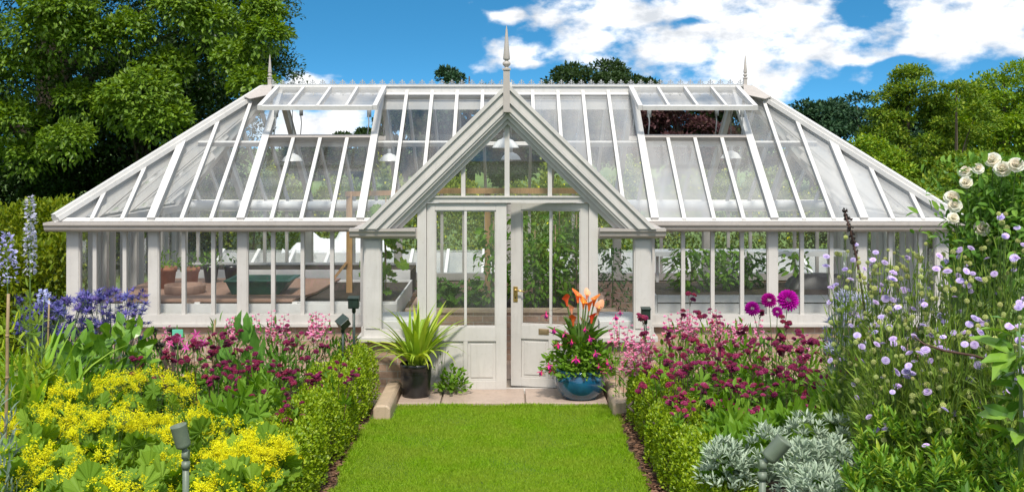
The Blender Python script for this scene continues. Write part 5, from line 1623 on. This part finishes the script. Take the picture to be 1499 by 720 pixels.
mb = MB(); mb.box((-2.36, 13.165, .6), (-1.275, 15.19, .735)); mb.obj('soil', M['soil'], t)
t = thing('seed_bed', 'raised white edged bed of dark soil behind the potting bench', 'raised bed', (0, 0, 0))
mb = MB(); mb.box((-4.5, 15.5, .45), (-1.3, 15.54, .86)); mb.box((-4.5, 16.5, .45), (-1.3, 16.54, .86)); mb.obj('edge_board', M['whiteboard'], t)
mb = MB(); mb.box((-4.5, 15.545, .5), (-1.3, 16.495, .83)); mb.obj('soil', M['soil'], t)

def tub(x0, x1, y0, y1, z0, z1):
    """an open tray with sloping walls and a rim"""
    mb = MB(); f = .06
    b_ = [(x0 + f, y0 + f), (x1 - f * 2, y0 + f), (x1 - f * 2, y1 - f), (x0 + f, y1 - f)]; o = [(x0, y0), (x1, y0), (x1, y1), (x0, y1)]
    r = [(x0 - .02, y0 - .02), (x1 + .03, y0 - .02), (x1 + .03, y1 + .02), (x0 - .02, y1 + .02)]; i_ = [(x0 + .02, y0 + .02), (x1 - .03, y0 + .02), (x1 - .03, y1 - .02), (x0 + .02, y1 - .02)]
    V = [(*q, z0) for q in b_] + [(*q, z1 - .02) for q in o] + [(*q, z1 - .02) for q in r] + [(*q, z1) for q in r] + [(*q, z1) for q in i_] + [(x, y, z0 + .015) for x, y in b_]
    F = [(3, 2, 1, 0)]
    for L_ in range(5):
        for k in range(4):
            F.append((L_ * 4 + k, L_ * 4 + (k + 1) % 4, L_ * 4 + 4 + (k + 1) % 4, L_ * 4 + 4 + k))
    F.append((20, 21, 22, 23)); mb.add(V, F); return mb
tag(tub(-3.28, -2.55, 13.5, 14.1, .776, .95).obj('potting_tray', M['greentray'], bevel=.006), 'dark green plastic potting tray on the brown board', 'tray')
mb = MB(); mb.lathe([(0, 0), (.23, 0), (.235, .01), (.24, .085), (.235, .10), (.20, .10), (.198, .02), (0, .02)], 32)
tag(mb.obj('round_tray', M['board'], None, (-3.82, 13.75, .776)), 'shallow round brown saucer on the potting bench', 'saucer')

def pot(x, y, z, r, h, mat, label, fol, lf=90):
    t = thing('flower_pot', label, 'flower pot', (x, y, z), 'flower pots on the potting bench')
    mb = MB(); mb.lathe([(0, 0), (r * .72, 0), (r * .95, h * .78), (r * 1.05, h * .78), (r * 1.08, h), (r * .95, h), (r * .92, h * .9), (0, h * .88)], 26); mb.obj('pot', mat, t)
    mb = MB(); p, u = dome(lf, r * 1.5, r * 1.5, h * .9, h * .9, .3); leaves(mb, TL6, p, u, .04, .08, .3, .5); mb.obj('foliage', fol, t)
pot(-4.17, 14.2, .776, .12, .26, M['terracotta'], 'terracotta pot with green leaves, left on the potting bench', G['fresh'])
pot(-3.92, 14.35, .776, .11, .24, M['terracotta'], 'terracotta pot close behind the round saucer', G['tomato'], 50)
pot(-3.78, 14.8, .776, .10, .22, M['blackplastic'], 'black pot with small green plant behind the round saucer', G['tomato'])
pot(-3.55, 14.95, .776, .10, .2, M['blackplastic'], 'empty looking black pot, right of the other black pot', G['dark'], 20)

# timber plant frame
t = thing('plant_support_frame', 'bare timber frame with posts and high rail carrying climbing plants', 'plant frame', (0, 0, 0))
for x, y in ((-1.92, 14.1), (-.25, 14.6), (1.0, 14.6)):
    mb = MB(); mb.box((x - .035, y - .025, .0 if x > -1 else .7), (x + .035, y + .025, 1.96)); mb.obj('post', M['timber'], t)
mb = MB(); mb.bar((-2.15, 14.06, .85), (-1.95, 14.06, 1.10), .03, .05, (0, 1, 0)); mb.obj('brace', M['timber'], t)
mb = MB(); mb.bar((-1.96, 14.05, 1.93), (-1.3, 14.55, 1.93), .03, .06); mb.bar((-1.32, 14.56, 1.95), (1.3, 14.56, 1.95), .035, .07); mb.obj('rail', M['timber'], t)

# brick raised bed behind the door
t = thing('brick_planting_bed', 'low tan brick planting bed inside behind the doors', 'raised bed', (0, 0, 0))
mb = MB(); mb.box((-1.18, 13.6, 0), (1.25, 13.72, .56)); mb.box((-1.18, 13.72, 0), (-1.06, 15.6, .56)); mb.box((1.13, 13.72, 0), (1.25, 15.6, .56)); mb.obj('brick_wall', M['brick'], t)
mb = MB(); mb.box((-1.20, 13.58, .562), (1.27, 13.74, .60)); mb.obj('coping', M['stone'], t)
mb = MB(); mb.box((-1.055, 13.74, .1), (1.125, 15.6, .55)); mb.obj('soil', M['soil'], t)

def crop(x, y, z, h, r, n, label, cane_=True, mat=None, T=None, s=(.07, .13), fl=0, name='tomato_plant'):
    n = int(n * (1.8 if n > 60 else 1.3)); t = thing(name, label, 'crop plant', (x, y, z), 'crop plants inside the greenhouse')
    mb = MB(); zz = h * (.08 + .92 * rng.random(n)); a = rng.random(n) * 2 * PI; rr = r * np.sqrt(rng.random(n)) * (.55 + .6 * np.sin(zz / h * PI * .9))
    p = np.stack([rr * np.cos(a), rr * np.sin(a), zz], -1); u = np.stack([np.cos(a), np.sin(a), np.full(n, -.25)], -1)
    leaves(mb, T or TL6, p, u, s[0], s[1], -.1, .5); mb.obj('foliage', mat or G['tomato'], t)
    s_ = MB(); s_.tube([(0, 0, 0), (.02, .01, h * .5), (0, 0, h)], .008, 6); s_.obj('stalk', M['stemgreen'], t)
    if cane_:
        s_ = MB(); s_.tube([(.03, 0, 0), (.03, 0, h * 1.12)], .007, 6); s_.obj('cane', M['cane'], t)
Z0 = .55
for a in [
    (-1.45, 13.55, .74, 1.05, .20, 26, 'climbing plant with large round leaves behind the left porch glass', True, G['fresh'], TPALM, (.10, .17)),
    (-.85, 14.0, Z0, .35, .2, 26, 'low broad leaved plant at the left end of the brick bed', False, G['mid'], TPALM, (.10, .16)),
    (-.50, 14.2, Z0, .30, .2, 26, 'small broad leaved plant beside the tall cane behind the left door', True, G['mid'], TPALM, (.09, .14)),
    (-.20, 14.0, Z0, .95, .17, 130, 'bushy crop plant behind the edge of the left door', True),
    (.12, 14.5, Z0, 1.1, .2, 150, 'tall leafy crop plant seen through the gap between the doors', True),
    (.30, 14.0, Z0, .85, .2, 170, 'bushy crop plant behind the brass door handle', True),
    (.55, 14.1, Z0, .9, .22, 190, 'bushy crop plant in the middle of the right door glass', True),
    (.82, 14.3, Z0, 1.0, .22, 190, 'bushy crop plant at the hinge side of the right door', True),
    (1.25, 14.0, .3, 1.0, .26, 240, 'dark bushy plant behind the right porch glass', False, G['dark'], None, (.05, .09)),
    (.65, 15.2, Z0, 1.25, .25, 160, 'tall crop plant at the back of the brick bed', True)]:
    crop(*a)

# benches, shelf and plants on the right
t = thing('planting_bench', 'long white boarded bench along the right side of the greenhouse', 'bench', (0, 0, 0))
mb = MB(); mb.box((1.72, 13.3, .72), (4.6, 13.34, .80)); mb.box((1.72, 13.3, .6), (4.6, 13.335, .705)); mb.box((1.72, 13.3, .47), (4.6, 13.335, .59)); mb.box((1.68, 13.3, .47), (1.715, 15.0, .80)); mb.obj('front_board', M['whiteboard'], t)
mb = MB(); mb.box((1.72, 13.345, .68), (4.6, 14.9, .70)); mb.obj('bench_top', M['whiteboard'], t)
mb = MB(); mb.box((1.73, 13.35, .702), (4.58, 14.88, .77)); mb.obj('soil', M['soil'], t)
t = thing('white_shelf', 'long white shelf above the plants on the right', 'shelf', (0, 0, 0))
mb = MB(); mb.box((1.9, 15.3, 1.06), (4.5, 15.75, 1.12)); mb.obj('shelf_board', M['whitemetal'], t)
for x in (2.0, 3.2, 4.4):
    mb = MB(); mb.box((x - .02, 15.5, 0), (x + .02, 15.54, 1.06)); mb.obj('leg', M['whitemetal'], t)
for a in [(2.20, 14.0, .76, .52, .26, 150, 'leafy young plant on the right bench nearest the porch', False, G['tomato']), (2.62, 14.1, .76, .5, .24, 140, 'leafy young plant second along the right bench', False, G['tomato']),
          (2.95, 14.3, .76, .46, .22, 110, 'dark leafy plant on the right bench left of the grow bag', False, G['dark']), (3.55, 14.4, .86, .34, .16, 50, 'small plant growing out of the dark grow bag', False, G['tomato'])]:
    crop(*a, name='bench_plant')
t = thing('grow_bag', 'dark plump grow bag lying on the right bench', 'grow bag', (3.85, 14.3, .765))
mb = MB(); V = []
for j in range(9):
    v = j / 8 * 2 - 1
    for i_ in range(17):
        u = i_ / 16 * 2 - 1
        V.append((u * .42, v * .18, .17 * max(0, (1 - u ** 4) * (1 - v ** 4)) ** .5 * (1 + .1 * math.sin(u * 9 + v * 5))))
mb.add(V, [(j * 17 + i_, j * 17 + i_ + 1, (j + 1) * 17 + i_ + 1, (j + 1) * 17 + i_) for j in range(8) for i_ in range(16)], 0, True); mb.obj('bag', M['darkframe'], t)
# sill shelf in the right corner of the porch
mb = MB(); mb.box((.95, 12.0, .60), (1.36, 12.7, .70)); tag(mb.obj('porch_shelf', M['whiteboard'], bevel=.006), 'small white shelf behind the right porch glass', 'shelf')
mb = MB(); mb.box((-1.36, 12.0, .60), (-.97, 12.7, .70)); tag(mb.obj('porch_shelf', M['whiteboard'], bevel=.006), 'small white shelf behind the left porch glass', 'shelf')

# pendant lamps
def pendant(px, py, d, r, label, zt=3.1):
    x, z = wx(px, d), wz(py, d)
    t = thing('pendant_lamp', label, 'lamp', (x, d, z), 'white dome lamps hanging in the greenhouse')
    mb = MB(); mb.lathe([(.02, .62 * r), (.22 * r, .62 * r), (.30 * r, .55 * r), (.55 * r, .45 * r), (.82 * r, .2 * r), (r, -.1 * r), (1.02 * r, -.14 * r), (.97 * r, -.12 * r), (.78 * r, .16 * r), (.5 * r, .38 * r), (.05, .5 * r)], 28); mb.obj('lamp_shade', M['whitemetal'], t)
    mb = MB(); mb.lathe([(.0, .15 * r), (.2 * r, .1 * r), (.26 * r, -.08 * r), (.15 * r, -.22 * r), (0, -.26 * r)], 14); mb.obj('bulb', M['whitemetal'], t)
    mb = MB(); mb.lathe([(.17 * r, .6 * r), (.17 * r, 1.0 * r), (.10 * r, 1.05 * r), (0, 1.06 * r)], 14); mb.tube([(0, 0, r), (0, 0, zt - z)], .006, 6); mb.obj('hanging_cord', M['lead'], t)
pendant(428, 234, 15.2, .135, 'white dome lamp hanging under the left open roof vent', 3.2)
pendant(570, 234, 15.2, .135, 'white dome lamp hanging right of the left open roof vent', 3.2)
pendant(740, 214, 14.0, .16, 'nearer white dome lamp hanging behind the porch gable', 3.0)
pendant(748, 232, 15.6, .135, 'farther and lower white dome lamp behind the porch gable', 3.15)
pendant(1070, 230, 15.2, .135, 'white dome lamp hanging under the right open roof vent', 3.2)

# roll of shading along the back eave
for x0, x1, lab in ((-4.6, -1.0, 'long white rolled shading blind along the back eave at left'), (1.0, 4.6, 'long white rolled shading blind along the back eave at right')):
    mb = MB(); mb.tube([(x0, 16.85, 1.66), ((x0 + x1) / 2, 16.85, 1.645), (x1, 16.85, 1.66)], .07, 16); tag(mb.obj('rolled_blind', M['fleece']), lab, 'blind')

# ------------------------------------------------------------------ beyond the greenhouse
def cold_frame(x, y, w, label):
    t = thing('cold_frame', label, 'cold frame', (x, y, 0), 'white cold frames behind the greenhouse')
    mb = MB(); mb.box((-w / 2, 0, 0), (w / 2, .05, .42)); mb.prism([(-w / 2, .05, 0), (-w / 2, 1.0, 0), (-w / 2, 1.0, .72), (-w / 2, .05, .42)], (.05, 0, 0)); mb.prism([(w / 2 - .05, .05, 0), (w / 2 - .05, 1.0, 0), (w / 2 - .05, 1.0, .72), (w / 2 - .05, .05, .42)], (.05, 0, 0)); mb.box((-w / 2, 1.0, 0), (w / 2, 1.05, .72)); mb.obj('box', M['whiteboard'], t)
    k = max(3, int(w / .5)); nn = Vector((0, -.31, .95))
    for i_ in range(k + 1):
        xx = -w / 2 + w * i_ / k; mb = MB(); mb.bar((xx, -.02, .43), (xx, 1.05, .77), .05, .04, nn); mb.obj('glazing_bar', M['whiteboard'], t)
    for i_ in range(k):
        mb = MB(); xa, xb = -w / 2 + w * i_ / k + .026, -w / 2 + w * (i_ + 1) / k - .026; mb.poly([(xa, -.01, .43), (xb, -.01, .43), (xb, 1.04, .764), (xa, 1.04, .764)]); mb.obj('pane', M['hazyglass'], t)
cold_frame(-3.6, 18.6, 2.4, 'white cold frame behind the potting bench')
cold_frame(-1.0, 18.6, 2.4, 'white cold frame seen through the left door')
cold_frame(2.0, 18.6, 2.6, 'white cold frame seen past the right bench plants')
cold_frame(4.9, 18.6, 2.4, 'white cold frame beyond the right end of the shelf')

def fleece(x, y, w, h, label):
    mb = MB(); V = []; nu, nv = 26, 12
    for j in range(nv + 1):
        v = j / nv * 2 - 1
        for i_ in range(nu + 1):
            u = i_ / nu * 2 - 1
            zz = h * max(0, 1 - v * v) ** .5 * (1 - .25 * abs(u) ** 3) * (1 + .10 * math.sin(u * 9 + v * 2) + .06 * math.sin(u * 21 + v * 6))
            V.append((u * w / 2, v * .6, zz + .02 * math.sin(u * 30)))
    mb.add(V, [(j * (nu + 1) + i_, j * (nu + 1) + i_ + 1, (j + 1) * (nu + 1) + i_ + 1, (j + 1) * (nu + 1) + i_) for j in range(nv) for i_ in range(nu)], 0, True)
    tag(mb.obj('fleece_tunnel', M['fleece'], None, (x, y, 0)), label, 'plant cover')
fleece(-3.0, 20.6, 1.9, .93, 'crumpled white fleece over plants seen past the timber post')


# ------------------------------------------------------------------ trees and hedges
def crown(mb, centres, radii, nper, T, s0, s1, droop=-.15, jit=.55, flat=.75):
    for c, r, n in zip(centres, radii, nper):
        u = rand_dirs(n); u[:, 2] = np.where(rng.random(n) < .75, np.abs(u[:, 2]), u[:, 2])
        rad = r * (1 - .45 * rng.random(n) ** 1.6)
        p = c + u * rad[:, None] * np.array([1, 1, flat]) * (1 + .18 * np.sin(u[:, :1] * 7 + u[:, 1:2] * 5 + c[0]))
        leaves(mb, T, p, u, s0, s1, droop, jit)


def tree(name, label, cat, x, y, zb, H, rx, ry, nclump, nleaf, s0, s1, mat, group=None, crown_lo=.15, cr=(.16, .30), trunk_r=.25, flat=.75, shape=1.0, T=None, lean=0.0, airy=0.0):
    t = thing(name, label, cat, (x, y, zb), group)
    cs = []; rs = []
    tries = 0
    while len(cs) < nclump and tries < nclump * 30:
        tries += 1
        u = rng.normal(size=3); u /= np.linalg.norm(u); r = rng.uniform(.45, 1.0) ** .6
        f = .5 + .5 * u[2] * r
        taper = 1 - .35 * max(0, f - .5) * 2 * shape
        c = np.array([u[0] * r * rx * taper + lean * f, u[1] * r * ry * taper, H * (crown_lo + (1 - crown_lo) * f)])
        rad = rng.uniform(*cr) * rx
        c[2] = min(c[2], H - rad * flat * .7)
        cs.append(c); rs.append(rad)
    w = np.array(rs) ** 2; per = np.maximum(20, (nleaf * w / w.sum()).astype(int))
    mb = MB(); crown(mb, cs, rs, per, T or TL, s0, s1, flat=flat); mb.obj('crown', mat, t)
    tb = MB()
    tb.tube([(0, 0, -.3), (.05 * rx, 0, H * .25), (lean * .5, 0, H * .55), (lean * .9, .0, H * .9)], [trunk_r, trunk_r * .8, trunk_r * .5, trunk_r * .12], 9)
    for c, r in list(zip(cs, rs))[:: max(1, nclump // 14)]:
        h0 = max(.12, min(.7, c[2] / H * .62)) * H
        a = np.array([lean * .5 * h0 / H, 0, h0]); m = (a + c) / 2 + np.array([0, 0, .06 * H])
        tb.tube(bezier(a, m, c, 4), [trunk_r * .32, trunk_r * .24, trunk_r * .16, trunk_r * .09, trunk_r * .03], 5)
    tb.obj('trunk', M['trunk'], t)
    return t

F = {}
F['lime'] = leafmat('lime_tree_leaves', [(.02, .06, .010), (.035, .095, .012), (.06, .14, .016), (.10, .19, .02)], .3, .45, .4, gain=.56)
F['limelit'] = leafmat('lime_tree_sun_tinted_leaves', [(.07, .13, .012), (.11, .19, .016), (.16, .24, .022)], .35, .45, .4)  # lighter copy of the lime leaves, sunlight put into the colour
F['pine'] = leafmat('pine_needles', [(.016, .04, .022), (.025, .058, .026), (.04, .08, .03)], .15)
F['wood'] = leafmat('woodland_leaves', [(.03, .06, .018), (.045, .085, .022), (.065, .11, .03)], .25, gain=.8)
F['bright'] = leafmat('bright_tree_leaves', [(.07, .14, .012), (.11, .20, .015), (.17, .26, .02), (.26, .32, .03)], .35)
F['right'] = leafmat('small_tree_leaves', [(.05, .10, .012), (.085, .15, .015), (.14, .21, .02), (.23, .27, .03)], .35)
F['gold'] = leafmat('golden_hedge_leaves', [(.10, .16, .008), (.16, .23, .012), (.28, .32, .018), (.05, .10, .008)], .35, gain=1.0)
F['hedge'] = leafmat('dark_hedge_leaves', [(.02, .05, .01), (.04, .08, .012), (.08, .12, .015)], .3)
F['flowerh'] = leafmat('flowering_hedge_leaves', [(.10, .15, .02), (.15, .20, .03), (.22, .26, .04)], .35)
F['copper'] = leafmat('copper_leaves', [(.06, .025, .03), (.09, .04, .04), (.05, .03, .02)], .3)

# the big lime tree on the left
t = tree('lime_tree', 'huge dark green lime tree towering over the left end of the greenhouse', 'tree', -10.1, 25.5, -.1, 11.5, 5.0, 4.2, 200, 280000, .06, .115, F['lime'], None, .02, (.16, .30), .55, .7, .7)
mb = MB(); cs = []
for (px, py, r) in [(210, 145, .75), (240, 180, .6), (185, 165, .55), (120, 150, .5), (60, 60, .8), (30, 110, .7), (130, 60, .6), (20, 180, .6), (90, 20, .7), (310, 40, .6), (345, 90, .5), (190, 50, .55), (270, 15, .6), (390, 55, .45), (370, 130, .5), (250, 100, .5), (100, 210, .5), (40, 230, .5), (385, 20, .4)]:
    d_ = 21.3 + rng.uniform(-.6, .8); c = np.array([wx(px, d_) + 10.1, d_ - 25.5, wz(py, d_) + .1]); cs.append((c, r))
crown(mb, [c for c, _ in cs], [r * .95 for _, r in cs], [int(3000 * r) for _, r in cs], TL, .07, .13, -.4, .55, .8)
mb.obj('sun_tinted_bough', F['limelit'], t)  # outer boughs coloured lighter so they look sunlit
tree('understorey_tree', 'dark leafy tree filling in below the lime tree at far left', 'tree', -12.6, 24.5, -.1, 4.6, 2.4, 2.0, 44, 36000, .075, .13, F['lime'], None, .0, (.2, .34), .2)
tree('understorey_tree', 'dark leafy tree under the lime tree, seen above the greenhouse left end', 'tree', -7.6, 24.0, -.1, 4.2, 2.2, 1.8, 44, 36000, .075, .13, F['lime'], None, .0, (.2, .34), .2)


def hedge(name, label, x0, x1, y0, y1, H, n, s0, s1, mat, flowers=0, group=None, rag=.12, zb=-.05, top=None):
    t = thing(name, label, 'hedge', ((x0 + x1) / 2, (y0 + y1) / 2, zb), group)
    wx_, wy_ = (x1 - x0) / 2, (y1 - y0) / 2
    ux = rng.uniform(-1, 1, n); a = rng.uniform(-.1, PI + .1, n)
    ey = np.sign(np.cos(a)) * np.abs(np.cos(a)) ** .5; ez = np.abs(np.sin(a)) ** .5
    r = 1 - .3 * rng.random(n) ** 1.5
    x = ux * wx_ + rng.normal(0, .05, n)
    lump = 1 + rag * (np.sin(x * 2.3 + y0) * .5 + np.sin(x * 5.1) * .35 + np.sin(x * 11.3 + ey * 3) * .25)
    p = np.stack([x, ey * wy_ * r, ez * H * r * lump + rng.normal(0, .03, n)], -1)
    u = nrm(np.stack([rng.normal(0, .3, n), ey, ez], -1))
    mb = MB(); leaves(mb, TL, p, u, s0, s1, .3, .6); mb.obj('foliage', mat, t)
    if flowers:
        k = rng.integers(0, n, flowers); q = p[k] + u[k] * .05
        mb = MB(); leaves(mb, T_leaf(.5, .1), q, u[k], .03, .06, .3, .7); mb.obj('blossom', P_['yellow'], t)
    tw = MB()
    for k in range(int((x1 - x0) * 2)):
        xx = -wx_ + (k + .5) / 2; tw.tube([(xx, 0, 0), (xx + rng.normal(0, .1), rng.normal(0, .1), H * .5), (xx + rng.normal(0, .2), rng.normal(0, .2), H * .85)], [.03, .02, .006], 5)
    tw.obj('branch', M['trunk'], t)

hedge('golden_hedge', 'yellow green clipped hedge running behind the left end of the greenhouse', -10.5, -5.9, 16.2, 17.4, 1.72, 30000, .05, .09, F['gold'], group=None, rag=.05)
hedge('dark_hedge', 'darker lower hedge in front of the golden hedge at left', -8.5, -5.7, 13.6, 14.6, 1.15, 12000, .05, .09, F['hedge'], rag=.18)
hedge('golden_shrub', 'rounded golden shrub by the left corner post', -6.4, -5.25, 13.0, 14.0, 1.28, 8000, .05, .09, F['gold'], rag=.2)
for k, (x0, x1, lab) in enumerate([(-8.0, -5.0, 'loose yellow flowered shrub behind the left hip of the greenhouse'), (-5.0, -2.8, 'loose yellow flowered shrub seen through the left open vent bay'), (-2.6, -.9, 'loose yellow flowered shrub seen just left of the porch gable'),
                                   (-.9, .7, 'loose yellow flowered shrub framed by the porch gable window'), (.7, 2.4, 'loose yellow flowered shrub seen just right of the porch gable'), (2.4, 4.6, 'loose yellow flowered shrub seen through the right open vent bay'), (4.6, 8.0, 'loose yellow flowered shrub behind the right hip of the greenhouse')]):
    hedge('flowering_shrub', lab, x0, x1, 23.2 + .3 * (k % 2), 24.4 + .3 * (k % 2), 1.78 + .1 * (k % 3), int(4200 * (x1 - x0)), .06, .11, F['flowerh'], int(260 * (x1 - x0)), 'yellow flowered shrubs behind the greenhouse', .22)

# woods beyond the field
WG = 'woodland trees beyond the greenhouse'
gz = lambda y: float(ground_z(np.array([0.]), np.array([float(y)]))[0])
for (px, py, d, wpx, mat, lab) in [
    (450, 205, 62, 60, 'wood', 'distant low tree beyond the meadow at left'),
    (530, 190, 60, 50, 'wood', 'distant rounded tree at the right end of the meadow'),
    (590, 150, 52, 48, 'wood', 'woodland tree seen through the glass left of the porch'),
    (640, 140, 50, 40, 'wood', 'woodland tree below the ridge left of the porch gable'),
    (687, 93, 50, 66, 'pine', 'dark tree top rising above the ridge left of the porch finial'),
    (735, 150, 46, 50, 'wood', 'woodland tree framed by the porch gable window'),
    (795, 138, 50, 46, 'wood', 'woodland tree behind the ridge right of the porch finial'),
    (850, 80, 52, 92, 'wood', 'tall spreading tree above the ridge right of the porch finial'),
    (915, 93, 52, 70, 'wood', 'broad tree crown above the ridge beside the tall spreading tree'),
    (992, 142, 48, 74, 'copper', 'copper leaved tree seen through the right open roof vent'),
    (1070, 140, 50, 66, 'wood', 'woodland tree seen through glass under the right finial'),
    (1190, 146, 50, 80, 'pine', 'dark rounded conifer right of the right finial'),
    (1255, 141, 52, 84, 'pine', 'dark rounded conifer next to the light green trees'),
    (1330, 165, 50, 60, 'pine', 'dark conifer mostly behind the small trees at right'),
    (1410, 150, 50, 70, 'wood', 'dark woodland tree showing between the small trees at right'),
    (1490, 140, 52, 70, 'wood', 'woodland tree behind the yellow green tree at the right edge')]:
    zb = gz(d); H = wz(py, d) - zb; rx = wpx * d / FPX
    tree('woodland_tree', lab, 'tree', wx(px, d), d, zb, H, rx, rx, 56, 16000, .13, .24, F[mat], WG, .05 if mat != 'wood' or d > 55 else .12, (.18, .34), .22, .55, .25)

# small trees on the right
tree('small_tree', 'light green small tree rising behind the right hip of the greenhouse', 'tree', wx(1330, 24), 24, -.05, wz(95, 24) + .05, 1.15, 1.1, 100, 44000, .05, .09, F['right'], 'small trees on the right', .0, (.18, .34), .09, .6, .9)
tree('small_tree', 'yellow green bushy tree low behind the right hip rail', 'tree', wx(1275, 22), 22, -.05, wz(205, 22) + .05, .95, .9, 50, 18000, .055, .095, F['bright'], 'small trees on the right', .0, (.22, .38), .07, .7, .7)
tree('small_tree', 'taller yellow green tree at the right picture edge', 'tree', wx(1470, 25), 25, -.05, wz(92, 25) + .05, 1.6, 1.4, 120, 56000, .055, .10, F['bright'], 'small trees on the right', .0, (.17, .32), .1, .65, .8)
tree('small_tree', 'wispy dark twigged tree between the two small trees at right', 'tree', wx(1400, 23), 23, -.05, wz(88, 23) + .05, .9, .9, 60, 12000, .05, .095, F['right'], 'small trees on the right', .05, (.16, .28), .07, .6, 1.0)
tree('small_tree', 'shadowy low tree behind the cream roses', 'tree', wx(1420, 20), 20, -.05, wz(230, 20) + .05, 1.2, 1.0, 46, 12000, .06, .11, F['right'], 'small trees on the right', .0, (.2, .36), .08, .7, .6)
tree('small_tree', 'low bushy tree beside the right end of the greenhouse', 'tree', wx(1350, 18.5), 18.5, -.05, wz(275, 18.5) + .05, 1.0, .9, 40, 9000, .06, .10, F['right'], 'small trees on the right', .0, (.22, .38), .06, .7, .6)
